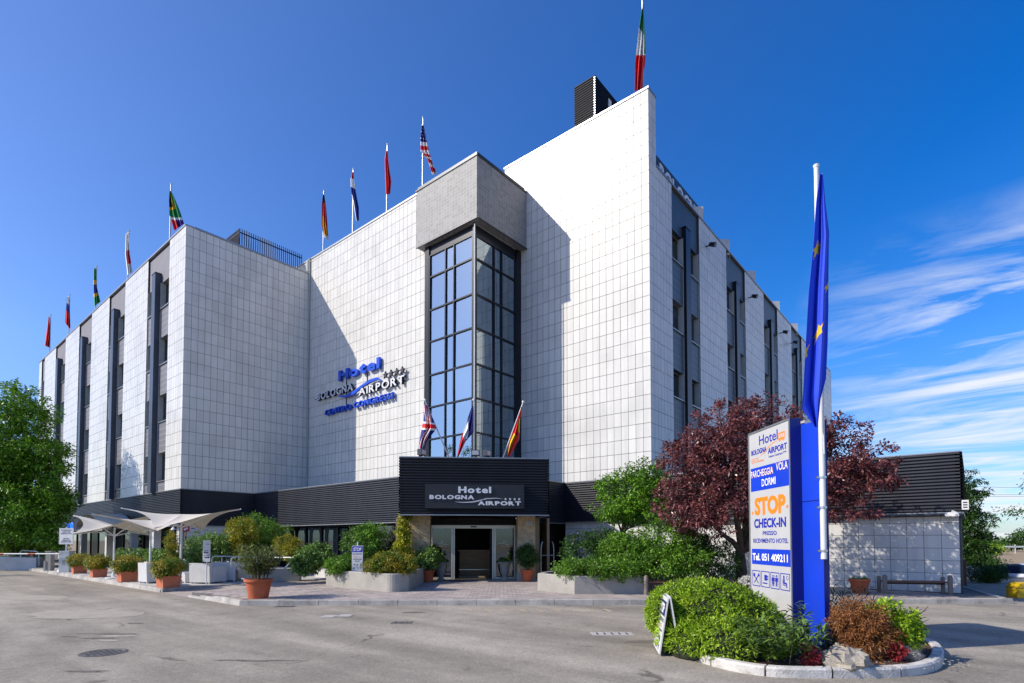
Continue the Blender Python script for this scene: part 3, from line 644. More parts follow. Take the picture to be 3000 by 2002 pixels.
# ---- cores, roofs and floors
mb = MB(TH); mb.box(-67.9, -33.2, 12.7, 25, 4.4, 18.3); mb.build('wing_core', DARK, hotel)
mb = MB(TH); mb.box(-67.9, -32.4, 11.45, 26, 18.2, 18.45); mb.build('roof_slab', CAPD, hotel)
mb = MB(TH); mb.box(-67.9, -32.05, 11.12, 26, 4.2, 4.4); mb.build('floor_slab', DARK, hotel)
mb = MB(TH); mb.box(-32.3, -20.7, 18.7, 30, 4.3, 19.2); mb.box(-20.7, -17.4, 22.2, 30, 4.3, 19.2); mb.build('middle_core', DARK, hotel)
mb = MB(TH); mb.box(-17.3, -12.0, 22.2, 60, 4.25, 17.7); mb.build('main_core', DARK, hotel)
mb = MB(TH); mb.box(-30, -10.7, 22.15, 60.3, 17.5, 17.8); mb.box(-17.3, -10.35, 22.12, 60.4, 4.1, 4.3); mb.build('main_roof_slab', CAPD, hotel)
mb = MB(TH); mb.box(-17.2, -10.3, 60.5, 60.9, 4.2, 18.0); mb.build('far_end_wall', GREYR, hotel)
coping(0, WY, 0, -67.95, -32.03, 18.58); coping(-32.0, WY, 90, .40, 7.2, 18.58); coping(0, 18.26, 0, -36.9, -21.1, 19.52); coping(0, 21.4, 0, -16.9, -10.24, 21.08, .74)
coping(RX, 0, 90, 22.12, 60.5, 18.0)
mb = MB(TH); mb.box(-32.18, -32.02, 18.1, 18.22, 18.75, 19.5); mb.tube([(-31.93, 18.18, 4.6), (-31.93, 18.18, 19.6)], .045, 8); mb.build('drain_pipe', REVEAL, hotel)
# ---- glazed corner tower
GX, GY = -17.31, 18.03
ROWS = [15.78, 14.69, 13.03, 11.45, 9.79, 8.20, 6.62, 5.0, 4.35]
def glazing(x, y, deg, xs, curt):
    M = face(x, y, deg); w = .058
    mb = MB(M)
    for k_, xx in enumerate(xs): mb.box(xx - w / 2, xx + w / 2, -.05, .09, 4.35, 15.78)
    for z in ROWS:
        for a, b2 in zip(xs, xs[1:]): mb.box(a + w / 2, b2 - w / 2, -.04, .08, z - .035, z + .035)
    mb.build('mullion_grid', MULL, hotel)
    for r, (zt, zb) in enumerate(zip(ROWS, ROWS[1:])):
        for a, b2 in zip(xs, xs[1:]):
            mb = MB(M); i_ = w / 2; e = rnd.uniform(-.010, .010); e2 = rnd.uniform(-.009, .009)
            mb.add([(a + i_, .02 + e, zb + .035), (b2 - i_, .02 - e, zb + .035), (b2 - i_, .02 - e + e2, zt - .035), (a + i_, .02 + e + e2, zt - .035)], [(0, 1, 2, 3)])
            mb.build('pane', GLASS_T, hotel)
            if r in curt and zt - zb > .8:
                mb = MB(M); n = 22; vs = []
                for q in range(n + 1):
                    xx = a + .04 + (b2 - a - .08) * q / n; yy = .24 + .035 * math.sin(q * 1.9 + r)
                    vs += [(xx, yy, zb + .04), (xx, yy, zt - .04)]
                mb.add(vs, [(2 * q, 2 * q + 2, 2 * q + 3, 2 * q + 1) for q in range(n)]); mb.build('curtain', CURTAIN, hotel)
glazing(0, GY, 0, [-20.34, -19.21, -18.63, -17.40], (0, 2, 4)); glazing(GX, 0, 90, [18.12, 19.38, 19.93, 21.0], ())
mb = MB(TH); mb.box(-20.66, -20.38, GY - .06, GY + .3, 4.35, 16.3); mb.build('corner_post', MULL, hotel)
mb = MB(TH); mb.box(-17.36, -17.25, GY - .06, GY + .05, 4.35, 16.3); mb.build('corner_post', MULL, hotel)
mb = MB(TH); mb.box(-17.5, -17.27, 21.04, 21.41, 4.35, 16.3); mb.build('corner_post', MULL, hotel)
mb = MB(TH); mb.tube([(-17.20, GY - .1, 4.6), (-17.20, GY - .1, 16.2)], .03, 8); mb.build('corner_rail', POLEW, hotel)
mb = MB(TH); mb.box(-20.6, -17.40, GY + .02, GY + .12, 15.82, 16.3); mb.box(-17.42, -17.33, GY + .12, 21.0, 15.82, 16.3); mb.build('upper_fascia', MULL, hotel)
mb = MB(TH)
for z in (4.35, 8.2, 11.45, 14.69): mb.box(-20.6, -17.5, GY + .35, 22.2, z - .15, z)
mb.build('floor_slab', WALLIN, hotel)
mb = MB(TH); mb.box(-20.7, -20.55, GY + .3, 22.2, 4.3, 16.3); mb.box(-20.6, -17.5, 22.05, 22.2, 4.3, 16.3); mb.build('inner_wall', WALLIN, hotel)
# head box of the tower: small grey mosaic
MOS, ns, ls, b = new_mat('grey_mosaic')
g = node(ns, ls, 'ShaderNodeNewGeometry'); sx = node(ns, ls, 'ShaderNodeSeparateXYZ', {0: g.outputs['Position']})
sxy = node(ns, ls, 'ShaderNodeMath', {0: sx.outputs[0], 1: sx.outputs[1]}, operation='ADD').outputs[0]
j1 = stripes(sx.outputs[2], .17, .10); j2 = stripes(sxy, .19, .08); jj = node(ns, ls, 'ShaderNodeMath', {0: j1, 1: j2}, operation='MAXIMUM').outputs[0]
def cell(s, per):
    a = node(ns, ls, 'ShaderNodeMath', {0: s, 1: per}, operation='DIVIDE'); return node(ns, ls, 'ShaderNodeMath', {0: a.outputs[0]}, operation='FLOOR').outputs[0]
cc = node(ns, ls, 'ShaderNodeCombineXYZ', {0: cell(sxy, .19), 1: cell(sx.outputs[2], .17)}); wn_ = node(ns, ls, 'ShaderNodeTexWhiteNoise', {0: cc.outputs[0]}, noise_dimensions='2D')
n1 = node(ns, ls, 'ShaderNodeTexNoise', {'Vector': g.outputs['Position'], 'Scale': .8, 'Detail': 5.0})
q1 = node(ns, ls, 'ShaderNodeMath', {0: wn_.outputs[0], 1: n1.outputs[0]}, operation='MULTIPLY')
q2 = node(ns, ls, 'ShaderNodeMapRange', {'Value': q1.outputs[0], 'From Min': .05, 'From Max': .5, 'To Min': .0, 'To Max': 1.0})
ct = node(ns, ls, 'ShaderNodeMix', {0: q2.outputs[0], 6: (.20, .198, .194, 1), 7: (.27, .265, .26, 1)}, data_type='RGBA')
cj = node(ns, ls, 'ShaderNodeMix', {0: jj, 6: ct.outputs[2], 7: (.34, .34, .34, 1)}, data_type='RGBA'); ls.new(cj.outputs[2], b.inputs['Base Color']); b.inputs['Roughness'].default_value = .6
mb = MB(TH); mb.box(-21.1, -16.92, 17.77, 21.39, 16.34, 19.2); mb.box(-20.65, -17.32, 17.95, 21.3, 16.28, 16.36); mb.build('tower_head', MOS, hotel)
mb = MB(TH); mb.box(-21.14, -16.88, 17.73, 21.38, 19.2, 19.27); mb.box(-21.06, -16.96, 17.81, 21.3, 19.27, 19.42); mb.build('tower_coping', CAPD, hotel)
mb = MB(TH); mb.box(-16.9, -16.86, 17.80, 21.38, 16.30, 16.345); mb.build('drip_edge', CAPD, hotel)
mb = MB(TH); mb.box(-21.12, -16.9, 17.75, 17.80, 16.30, 16.345); mb.build('drip_edge', CAPD, hotel)
# ---- ribbed black band over the ground floor
def ribs(mb, x0, x1, z0, z1, pitch=.098, d=.055, y=0.0):
    n = round((z1 - z0) / pitch); p = (z1 - z0) / n; prof = []
    for i in range(n):
        z = z0 + i * p; prof += [(0, z), (0, z + .34 * p), (-d, z + .42 * p), (-d * .86, z + .92 * p)]
    prof.append((0, z1)); k_ = len(prof)
    mb.add([(xx, y + a, z) for xx in (x0, x1) for a, z in prof], [(i, k_ + i, k_ + i + 1, i + 1) for i in range(k_ - 1)])
def band(x, y, deg, x0, x1, z0, z1, name='ribbed_cladding', parent=None, TM=None, mt=None):
    M = face(x, y, deg) if TM is None else TM
    mb = MB(M); ribs(mb, x0, x1, z0, z1); mb.box(x0, x1, .004, .12, z0 - .0, z1 - .004); o = mb.build(name, mt or BLACKM, parent or hotel)
    mb = MB(M); mb.box(x0, x1, -.05, .14, z1, z1 + .035); mb.build('edge_trim', CAP, o); mb = MB(M); mb.box(x0, x1, -.05, .10, z0 - .04, z0); mb.build('edge_trim', CAP, o)
BT, BB = 4.40, 2.48
band(0, 11.10, 0, -68, -32.0, BB, BT - .0); band(-32.0, 11.10, 90, 0.002, 3.9, BB, BT)
band(0, 15.0, 0, -32.0, -18.15, BB, BT); band(-14.28, 0, 90, 18.68, 20.9, BB, BT - .1)
mb = MB(TH); mb.prism([(-32.0, 15.12), (-15.2, 15.12), (-14.4, 15.9), (-14.4, 22), (-32, 22)], BT - .45, BT - .04); mb.build('podium_roof', CAPD, hotel)
mb = MB(TH); mb.prism([(-67.9, 11.24), (-32.12, 11.24), (-32.12, 15.1), (-15.3, 15.1), (-14.5, 15.9), (-14.5, 24), (-67.9, 24)], BB + .02, BB + .10); mb.build('soffit', DARK, hotel)

# ================================================================== GROUND FLOOR
GT = []
def gtiles(x, y, deg, x0, x1, zs, tw=.428, out=GT):
    n = max(1, round((x1 - x0) / tw)); w = (x1 - x0) / n; M = Matrix.Translation((x, y, 0)) @ Matrix.Rotation(RAD(deg), 4, 'Z')
    for za, zb in zip(zs, zs[1:]):
        for i in range(n):
            c = M @ Vector((x0 + (i + .5) * w, .012 + rnd.uniform(-.002, .002), (za + zb) / 2)); out.append((c, (w - .012, .024, za - zb - .012), RAD(deg), area_px(c, 1, 1)))
AZ = [2.50, 2.22, 1.85, 1.46, 1.09, .71, .37, .142]
gtiles(-32.0, 11.1, 90, .3, 3.8, AZ); wall(-32.0, 11.1, 90, .3, 3.8, .1, 2.5, .4)
pieces('ground_floor_tile', 'ground_floor_tiles_beyond', T_ANNEX, GT, hotel, HB)
# wing: pale columns in front of a dark glazed front
COLW = mat('pale_column', (.62, .62, .60), .6, var=.12, scale=2)
for px in (176, 238, 312, 384, 449, 523):
    p = on(px, 1583, 1, 11.35); mb = MB(TH @ Matrix.Translation((p.x, 11.5, 0)))
    for k_ in range(4): mb.box(-.19, .19, -.19, .19, .10 + k_ * .6, .10 + k_ * .6 + .592)
    mb.box(-.17, .17, -.17, .17, .1, 2.5); mb.build('column', COLW, hotel)
def shopfront(x, y, deg, x0, x1, step, z0=.14, z1=2.5, sill=.0, curtains=False, seed=0):
    M = face(x, y, deg); n = max(1, round((x1 - x0) / step)); w = (x1 - x0) / n; rg = random.Random(seed)
    mb = MB(M)
    for i in range(n + 1): mb.box(x0 + i * w - .04, x0 + i * w + .04, -.02, .10, z0, z1)
    mb.box(x0, x1, -.025, .105, z0 + sill - .06, z0 + sill); mb.box(x0, x1, -.025, .105, z1 - .08, z1)
    if sill: mb.box(x0, x1, .0, .2, z0, z0 + sill - .06)
    mb.build('shopfront_frame', MULL, hotel)
    for i in range(n):
        mb = MB(M); a, b2 = x0 + i * w + .04, x0 + (i + 1) * w - .04
        mb.add([(a, .05, z0 + sill), (b2, .05, z0 + sill), (b2, .05, z1 - .08), (a, .05, z1 - .08)], [(0, 1, 2, 3)]); mb.build('shop_pane', GLASS_D, hotel)
        if curtains:
            for s_ in (-1, 1):
                mb = MB(M); ex = a + .02 if s_ < 0 else b2 - .02; vs = []; nn = 14
                for r in range(9):
                    z = z0 + sill + .05 + (z1 - .12 - z0 - sill) * r / 8; pinch = .34 if r > 3 else .14 + .05 * r
                    for q in range(nn + 1):
                        vs.append((ex - s_ * pinch * q / nn * (1.25 if r > 6 else 1), .18 + .03 * math.sin(q * 2.1), z))
                mb.add(vs, [(r * (nn + 1) + q, r * (nn + 1) + q + 1, (r + 1) * (nn + 1) + q + 1, (r + 1) * (nn + 1) + q) for r in range(8) for q in range(nn)]); mb.build('curtain', CURTAIN_Y, hotel)
shopfront(0, 12.6, 0, -60, -32.2, 2.2, seed=1)
mb = MB(TH); mb.box(-62, -32.3, 15.5, 15.7, .1, 2.5); mb.box(-32.4, -32.2, 12.7, 16.6, .1, 2.5); mb.build('lounge_back_wall', DARK, hotel)
shopfront(0, 16.3, 0, -31.8, -17.6, 1.55, sill=.55, curtains=True, seed=2)
mb = MB(TH); mb.box(-31.8, -17.6, 20, 20.2, .1, 2.5); mb.build('dining_back_wall', DARK, hotel)
mb = MB(face(-14.95, 0, 90)); mb.box(16.6, 27, 0, .1, .14, 2.5); mb.build('dark_void_sheet', DARK, hotel)  # black sheet painting the shaded void beyond the right entrance column
mb = MB(TH); mb.box(-18.0, -17.8, 16.4, 20.2, .1, 2.5); mb.build('lobby_side_wall', DARK, hotel)
# ---- entrance on the 45 degree corner
EC = Vector((-13.86, 14.49, 0)); EM = TH @ Matrix.Translation(EC) @ Matrix.Rotation(RAD(45), 4, 'Z'); EW = Matrix.Translation(EC) @ Matrix.Rotation(RAD(45), 4, 'Z')
CW, CB, CT = 2.68, 2.63, 4.68
band(0, 0, 0, -CW, CW, CB, CT, 'canopy_cladding', TM=EM, mt=BLACK_SHADE)
band(0, 0, 0, -3.6, -.0, CB, CT, 'canopy_cladding', TM=EM @ Matrix.Translation((-CW, 0, 0)) @ Matrix.Rotation(RAD(-90), 4, 'Z'), mt=BLACK_SHADE)
band(0, 0, 0, .0, 3.6, CB, CT, 'canopy_cladding', TM=EM @ Matrix.Translation((CW, 0, 0)) @ Matrix.Rotation(RAD(90), 4, 'Z'), mt=BLACK_SHADE)
mb = MB(EM); mb.box(-CW + .13, CW - .13, .13, 3.6, CB + .02, CB + .12); mb.box(-CW + .13, CW - .13, .13, 4.5, CT - .3, CT - .06); mb.build('canopy_soffit', DARK, hotel)
for s_ in (-1, 1):
    mb = MB(EM); mb.box(s_ * 2.02 - .34, s_ * 2.02 + .34, 1.12, 1.75, .12, 2.64); o = mb.build('entrance_column', PEBB, hotel)
    mb = MB(EM); mb.box(s_ * 2.02 - .36, s_ * 2.02 + .36, 1.10, 1.77, .12, .42); mb.build('plinth', CONC, o)
EDGE = mat('door_aluminium', (.62, .62, .56), .35, .3, var=.05)
mb = MB(EM); mb.box(-1.70, 1.70, 2.15, 2.35, 2.30, 2.64); mb.build('door_header', DARK, hotel)
mb = MB(EM)
for xx in (-1.66, -.86, -.78, .78, .86, 1.66): mb.box(xx - .03, xx + .03, 2.18, 2.28, .14, 2.30)
mb.box(-1.66, 1.66, 2.17, 2.29, 2.17, 2.30); mb.box(-1.66, -.86, 2.18, 2.28, .14, .22); mb.box(.86, 1.66, 2.18, 2.28, .14, .22)
door = mb.build('entrance_door', EDGE, hotel)
mb = MB(EM); mb.box(-.12, .12, 2.13, 2.17, 2.21, 2.26); mb.build('door_sensor', MULL, door)
for a, b2 in ((-1.63, -.89), (.89, 1.63)):
    mb = MB(EM); mb.add([(a, 2.23, .22), (b2, 2.23, .22), (b2, 2.23, 2.17), (a, 2.23, 2.17)], [(0, 1, 2, 3)]); o = mb.build('pane', GLASS_E, door)
    for s2, zz, sz in (('Hotel', 1.62, .07), ('BOLOGNA', 1.55, .05), ('AIRPORT', 1.51, .05), ('CENTRO CONGRESSI', 1.45, .035)):
        me = text_mesh(s2, sz, bold=.01, mt=PRINTW, name='lettering'); link('lettering', me, o, EM @ Matrix.Translation(((a + b2) / 2 + (-.12 if s2 == 'BOLOGNA' else .12 if s2 == 'AIRPORT' else 0), 2.222, zz)) @ UPRIGHT)
LOBF = mat('lobby_floor', (.30, .22, .13), .25, var=.15); DESK = mat('desk_wood', (.36, .20, .075), .4, var=.2, scale=2, stretch=(1, 1, 5)); LOBW = mat('lobby_wall', (.42, .31, .18), .8, var=.1)  # wall and desk colours brightened in place of warm indoor light
mb = MB(EM); mb.box(-3, 3, 1.9, 9, .125, .150); mb.build('lobby_floor', LOBF, hotel)
mb = MB(EM); mb.box(-3, 3, 8.2, 8.4, .1, 2.6); mb.box(-3.1, -3, 2.3, 8.3, .1, 2.6); mb.box(3, 3.1, 2.3, 5.2, .1, 2.6); mb.build('lobby_wall', LOBW, hotel)
mb = MB(EM); mb.box(-2.2, 2.2, 5.0, 5.6, .15, 1.2); mb.box(-2.3, 2.3, 4.92, 5.7, 1.2, 1.26); desk = mb.build('reception_desk', DESK, hotel)
mb = MB(EM); mb.box(-2.25, 2.25, 4.97, 4.995, .36, .385); mb.build('trim_strip', CHROME, desk)
for xx in (-2.35, 2.35):
    mb = MB(EM); mb.box(xx - .32, xx + .32, 2.2, 2.4, .12, 2.6); mb.build('side_wall', LOBW, hotel)
t = thing('house_number_plate', 'small pale number plate near the top of the right entrance column', 'sign', EW @ Vector((2.12, 1.10, 2.36)), RAD(45))
mb = MB(); mb.box(-.13, .13, -.012, 0, -.07, .07); mb.build('plate', PANELG, t); word(t, '203', 0, -.014, -.035, .1, PRINTN)
# ---- canopy sign
t = thing('canopy_sign', 'black sign board with silver hotel lettering on the entrance canopy', 'sign', EW @ Vector((0, -.05, 2.84)), RAD(45))
mb = MB(); mb.box(-1.78, 1.78, -.16, -.002, 0, .87); mb.build('board', BLACKP, t)
def spread(parent, s, x0, x1, z, h, mt, y, bold=.02, depth=.03, name='letter', shear=0.0, gap=.08):
    """each letter a piece of its own between x0 and x1, cap height h"""
    ms = [text_mesh(ch, 1.0, bold=bold, depth=depth / h * .7, shear=shear, align='LEFT', mt=mt, name=name) if ch != ' ' else None for ch in s]
    ws = [(width(m_)[1] - width(m_)[0]) if m_ else .25 for m_ in ms]; tot = sum(ws) + gap * (len(s) - 1); f = (x1 - x0) / tot; x = x0; out = []
    for m_, w_ in zip(ms, ws):
        if m_:
            if isinstance(mt, (list, tuple)) and len(mt) > 1:
                for f_ in m_.polygons: f_.material_index = 0 if abs(f_.normal.z) > .6 else 1
            a, _ = width(m_); m_.transform(Matrix.Translation((-a, 0, 0)))
            out.append(link(name, m_, parent, Matrix.Translation((x, y, z)) @ UPRIGHT @ Matrix.Diagonal((f, h / .72, 1.0 * h / .72 if depth else 1, 1))))
        x += (w_ + gap) * f
    return out
spread(t, 'Hotel', -.60, .58, .565, .215, LETTERW, -.175, bold=.045)
spread(t, 'BOLOGNA', -1.62, -.03, .335, .135, LETTERW, -.175, bold=.05)
spread(t, 'AIRPORT', .10, 1.66, .125, .135, LETTERW, -.175, bold=.05)
mb = MB()
ribbon(mb, [(-.72, .235), (-.45, .215), (-.15, .225), (.15, .29), (.45, .355), (.75, .372), (1.0, .345)], -.18, [.004, .022, .03, .02, .024, .018, .003], .02)
ribbon(mb, [(-.12, .20), (.1, .25), (.28, .315), (.4, .385)], -.18, [.003, .014, .012, .002], .02); mb.build('swoosh', LETTERW, t)
for i in range(4):
    mb = MB(); flat_star(mb, 1.10 + .165 * i, -.178, .34, .055); mb.build('star', LETTERW, t)
# ---- lettering on the high wall
def wl_(px, py): p = on(px, py, 1, 18.20); return p.x, p.z
x0, z0 = wl_(997, 1114); x1, z1 = wl_(1117, 1082); t0 = Vector((x0, 18.26, (z0 + z1) / 2))
t = thing('wall_sign', 'blue and white hotel name in raised letters high on the white wall', 'sign', t0)
zc_ = t0.z; hH = wl_(997, 1083.6)[1] - z0
WD = .16; YL = -.13
spread(t, 'Hotel', 0, x1 - x0, 0, hH * .93, [BLUEL], YL, bold=.035, depth=WD)
xa, za = wl_(934, 1174.7); xb, zb = wl_(1039.4, 1145); spread(t, 'BOLOGNA', xa - x0, xb - x0, (za + zb) / 2 - zc_, .42, [LETTERW, LETTERS], YL, bold=.022, depth=WD, gap=.13)
xa2, za2 = wl_(1057, 1160); xb2, zb2 = wl_(1190.5, 1124); spread(t, 'AIRPORT', xa2 - x0, xb2 - x0, (za2 + zb2) / 2 - zc_, .42, [LETTERW, LETTERS], YL, bold=.022, depth=WD, gap=.13)
xa3, za3 = wl_(957, 1216.8); xb3, zb3 = wl_(1156, 1171); spread(t, 'CENTRO CONGRESSI', xa3 - x0, xb3 - x0, (za3 + zb3) / 2 - zc_, .33, [BLUEL], YL, bold=.022, depth=WD, gap=.13)
mb = MB(); sw = [(995, 1163), (1020, 1163), (1042, 1153), (1065, 1135), (1090, 1119), (1112, 1111), (1124, 1117)]
ribbon(mb, [(wl_(*p)[0] - x0, wl_(*p)[1] - zc_) for p in sw], YL - .1, [.02, .14, .2, .14, .18, .14, .02], .1); mb.build('swoosh', BLUEL, t)
for i in range(4):
    p = wl_(1135 + i * 16.5, 1101 - i * 4.6); mb = MB(); flat_star(mb, p[0] - x0, YL - .1, p[1] - zc_, .21, .1); mb.build('star', LETTERS, t)
mb = MB()
for a, b2, zz in ((xa - x0 - .5, xb - x0, (za + zb) / 2 - zc_ + .16), (xa2 - x0, xb2 - x0, (za2 + zb2) / 2 - zc_ + .15), (xa3 - x0, xb3 - x0, (za3 + zb3) / 2 - zc_ + .13)): mb.bar((a, -.03, zz), (b2, -.03, zz), .035)
mb.bar((.6, -.03, -1.9), (.6, -.03, .1), .035); mb.bar((2.6, -.03, -1.6), (2.6, -.03, .1), .035); mb.build('mounting_rail', LETTERS, t)

# ================================================================== ANNEX
AX0, AX1, AY = -14.28, -.30, 20.9
annex = thing('annex_building', 'low single-storey annex, white square tiles under a black ribbed parapet', 'building', (AX1, AY, 0)); AO = Vector((AX1, AY, 0)); TA = Matrix.Translation(-AO)
AT = []; gtiles(0, AY, 0, AX0, AX1, AZ, out=AT); pieces('tile', 'tiles_beyond', T_ANNEX, AT, annex, AO)
mb = MB(TA); mb.box(AX0, AX1 - .002, AY + .016, 27, .1, 2.5); mb.build('wall', JOINT, annex)
band(0, 0, 0, AX0, AX1 + .05, 2.53, 4.30, TM=TA @ Matrix.Translation((0, AY - .06, 0)), parent=annex)
band(0, 0, 0, .0, 6.0, 2.53, 4.30, TM=TA @ Matrix.Translation((AX1 + .06, AY - .06, 0)) @ Matrix.Rotation(RAD(90), 4, 'Z'), parent=annex)
mb = MB(TA); mb.box(AX0, AX1, AY + .1, 27, 4.0, 4.2); mb.build('roof', CAPD, annex)
mb = MB(TA); mb.tube([(AX0 + 3, AY - .14, 2.45), (AX1 + .1, AY - .14, 2.45)], .05, 8); mb.build('gutter', CAPD, annex)
mb = MB(TA); mb.box(AX1 + .001, AX1 + .05, AY + .02, AY + .12, .12, 2.5); mb.build('corner_trim', CAPD, annex)
t = thing('security_light', 'small pale floodlight on the corner of the annex', 'lamp', (AX1 - .15, AY - .12, 2.55))
mb = MB(); mb.bar((0, 0, 0), (.12, -.25, -.08), .05); mb.build('bracket', WHITEF, t); mb = MB(); mb.box(-.16, .16, -.42, -.2, -.16, -.04); mb.build('lamp_housing', WHITEF, t)
t = thing('alarm_box', 'white vented alarm box at the right edge of the annex', 'alarm', (AX1 + .14, AY - .1, 2.72))
mb = MB(); mb.box(-.07, .09, -.05, .05, -.13, .15); mb.build('case', WHITEF, t)
for i in range(3):
    mb = MB(); mb.box(-.04, .06, -.055, -.049, -.08 + i * .07, -.045 + i * .07); mb.build('vent', CAPD, t)

# ================================================================== ON THE ROOFS
t = thing('roof_stair_tower', 'black ribbed plant tower standing on the roof behind the main wall', 'tower', (-16.1, 24.6, 17.7))
x0, x1, zt = -16.1, -14.84, 26.32
TT = Matrix.Translation((16.1, -24.6, -17.7))
o = None
for nm, MM, a, b2 in (('front_cladding', Matrix.Translation((0, 24.6, 0)), x0, x1), ('side_cladding', Matrix.Translation((x1, 24.6, 0)) @ Matrix.Rotation(RAD(90), 4, 'Z'), 0, 5.5)):
    mb = MB(TT @ MM); ribs(mb, a, b2, 17.7, zt, .13, .05); mb.box(a, b2, .003, .1, 17.7, zt); mb.build(nm, BLACKT, t)
mb = MB(TT); mb.box(x0, x1 - .1, 24.7, 30.1, 17.7, zt - .02); mb.build('core', BLACKT, t)
mb = MB(TT)
for i in range(60): mb.box(x1 - .02, x1 + .06, 24.54, 24.60, 18.0 + i * .138, 18.0 + i * .138 + .07)
mb.build('corner_trim', CAP, t)
mb = MB(TT); mb.box(x1 + .02, x1 + .07, 25.95, 26.25, 23.6, 25.9); mb.build('slit_window', WHITEF, t)
# roof sign: dark board with white letters along the right facade
t = thing('roof_sign', 'dark board with white capitals standing on the roof above the right facade', 'sign', (-10.62, 22.9, 17.8), RAD(90))
mb = MB(); mb.box(-.1, 5.6, .05, .14, 0, 1.42); mb.build('board', BLACKP, t)
spread(t, 'BOLOGNA', .3, 5.3, .42, .72, [LETTERW], 0, bold=.03, depth=.06)
mb = MB()
for xx in (.3, 2.6, 5.0): mb.bar((xx, .2, 0), (xx, .9, -.2), .06); mb.bar((xx, .2, 1.2), (xx, .95, -.2), .06)
mb.build('braces', CAPD, t)
lbs = ('nearest of the pale panels on the right roof, beside the dark sign board', 'second pale panel along the right roof edge, grey backed', 'third pale panel along the right roof edge', 'fourth pale panel along the right roof edge', 'farthest pale panel on the right roof edge')
for i, (yy, lb) in enumerate(zip((27.6, 31.6, 36.4, 42.2, 47.5), lbs)):
    t = thing('roof_panel', lb, 'roof panel', (-10.42, yy, 17.8), 0, 'pale panels along the right roof')
    mb = MB(); mb.add([(-.9, -.9, .1), (.15, .0, .1), (.15, .0, 1.0), (-.9, -.9, 1.0), (-.88, -.94, .1), (.18, -.05, .1), (.18, -.05, 1.0), (-.88, -.94, 1.0)], [(0, 1, 2, 3), (7, 6, 5, 4), (0, 4, 5, 1), (1, 5, 6, 2), (2, 6, 7, 3), (3, 7, 4, 0)]); mb.build('panel', CONCW, t)
    mb = MB(); mb.bar((.1, .1, 0), (.1, .1, 1.0), .05); mb.bar((-.8, -.7, 0), (-.8, -.7, 1.0), .05); mb.build('frame', CAP, t)
# floodlights on the right facade
lbs = ('black spotlight on the right facade, the one nearest the tall corner', 'second black spotlight along the right facade', 'third black spotlight along the right facade', 'black spotlight on the right facade, farthest from the corner')
for i, (yy, zz) in enumerate(((27.9, 16.85), (35.0, 16.6), (42.2, 16.5), (45.2, 16.6))):
    t = thing('spotlight', lbs[i], 'spotlight', (RX, yy, zz), 0, 'spotlights on the right facade')
    mb = MB(); mb.bar((-.01, 0, 0), (.25, 0, 0), .05); mb.build('bracket', MULL, t); mb = MB(); mb.tube([(.2, 0, .06), (.5, 0, -.06)], [.10, .13], 12); mb.build('lamp_head', MULL, t)
# railing on the wing roof
t = thing('roof_railing', 'black bar railing on the roof of the left wing', 'railing', (-33.4, 14.47, 18.45))
RAILM = mat('black_railing', (.008, .010, .022), .5, .2, var=.1)
me = MB().box(-.022, .022, -.022, .022, 0, 1.98).mesh('bar', RAILM)
for i in range(30): link('bar', me, t, Matrix.Translation((0, i * .137, 0)))
for i in range(1, 15): link('bar', me, t, Matrix.Translation((-i * .125, 0, 0)))
mb = MB(); mb.box(-.03, .0, .02, 3.98, 1.72, 1.78); mb.box(-1.8, -.02, -.03, 0, 1.72, 1.78); mb.box(-.03, 0, .02, 3.98, .1, .16); mb.box(-1.8, -.02, -.03, 0, .1, .16); mb.build('rail', RAILM, t)

# ================================================================== FLAGS
FC = {k_: mat('flag_' + k_, v_, .75, var=.06, scale=2) for k_, v_ in dict(red=(.72, .014, .022), dred=(.34, .006, .012), white=(.85, .85, .84), blue=(.012, .035, .36), navy=(.012, .018, .19), green=(.014, .27, .075), yellow=(.82, .52, .01), black=(.012, .012, .014), gold=(.76, .34, .01), purple=(.06, .012, .20), eu=(.012, .060, .70), sky=(.25, .40, .70)).items()}
def lerp_poly(pl, t):
    k_ = t * (len(pl) - 1); i = min(int(k_), len(pl) - 2); f = k_ - i
    return (pl[i][0] * (1 - f) + pl[i + 1][0] * f, pl[i][1] * (1 - f) + pl[i + 1][1] * f)
def flag_mesh(base, left, right, dep, colfn, cols, ns_=24, nt=44, fold=.10, waves=2.6, seed=0):
    """hanging cloth between two edges, with real folds in depth"""
    rg = random.Random(seed); ph = rg.uniform(0, 6); mb = MB(Matrix.Translation(-Vector(base))); vs = []
    for j in range(nt + 1):
        t = j / nt; a, b2 = lerp_poly(left, t), lerp_poly(right, t)
        for i in range(ns_ + 1):
            s = i / ns_; off = fold * math.sin(s * waves * 6.28 + ph + t * 1.4) * (.35 + .65 * min(1, t * 2)) + .25 * fold * math.sin(s * 23 + t * 5 + ph)
            sx_ = s + .04 * math.sin(s * 6.28 * 2 + t * 3 + ph) * s * (1 - s) * 4
            vs.append(tuple(D(a[0] * (1 - sx_) + b2[0] * sx_, a[1] * (1 - sx_) + b2[1] * sx_, dep + off)))
    for j in range(nt):
        for i in range(ns_):
            pass
    fs = [(j * (ns_ + 1) + i, (j + 1) * (ns_ + 1) + i, (j + 1) * (ns_ + 1) + i + 1, j * (ns_ + 1) + i + 1) for j in range(nt) for i in range(ns_)]
    mb.v = [tuple(mb.M @ Vector(p)) for p in vs]; mb.f = fs
    mb.mi = [cols.index(colfn((i + .5) / ns_, (j + .5) / nt)) for j in range(nt) for i in range(ns_)]
    return mb.mesh('flag', [FC[c_] for c_ in cols], 'all')
def stripes_t(*seq):
    def f(s, t):
        for lim, c_ in seq:
            if t < lim: return c_
        return seq[-1][1]
    return f
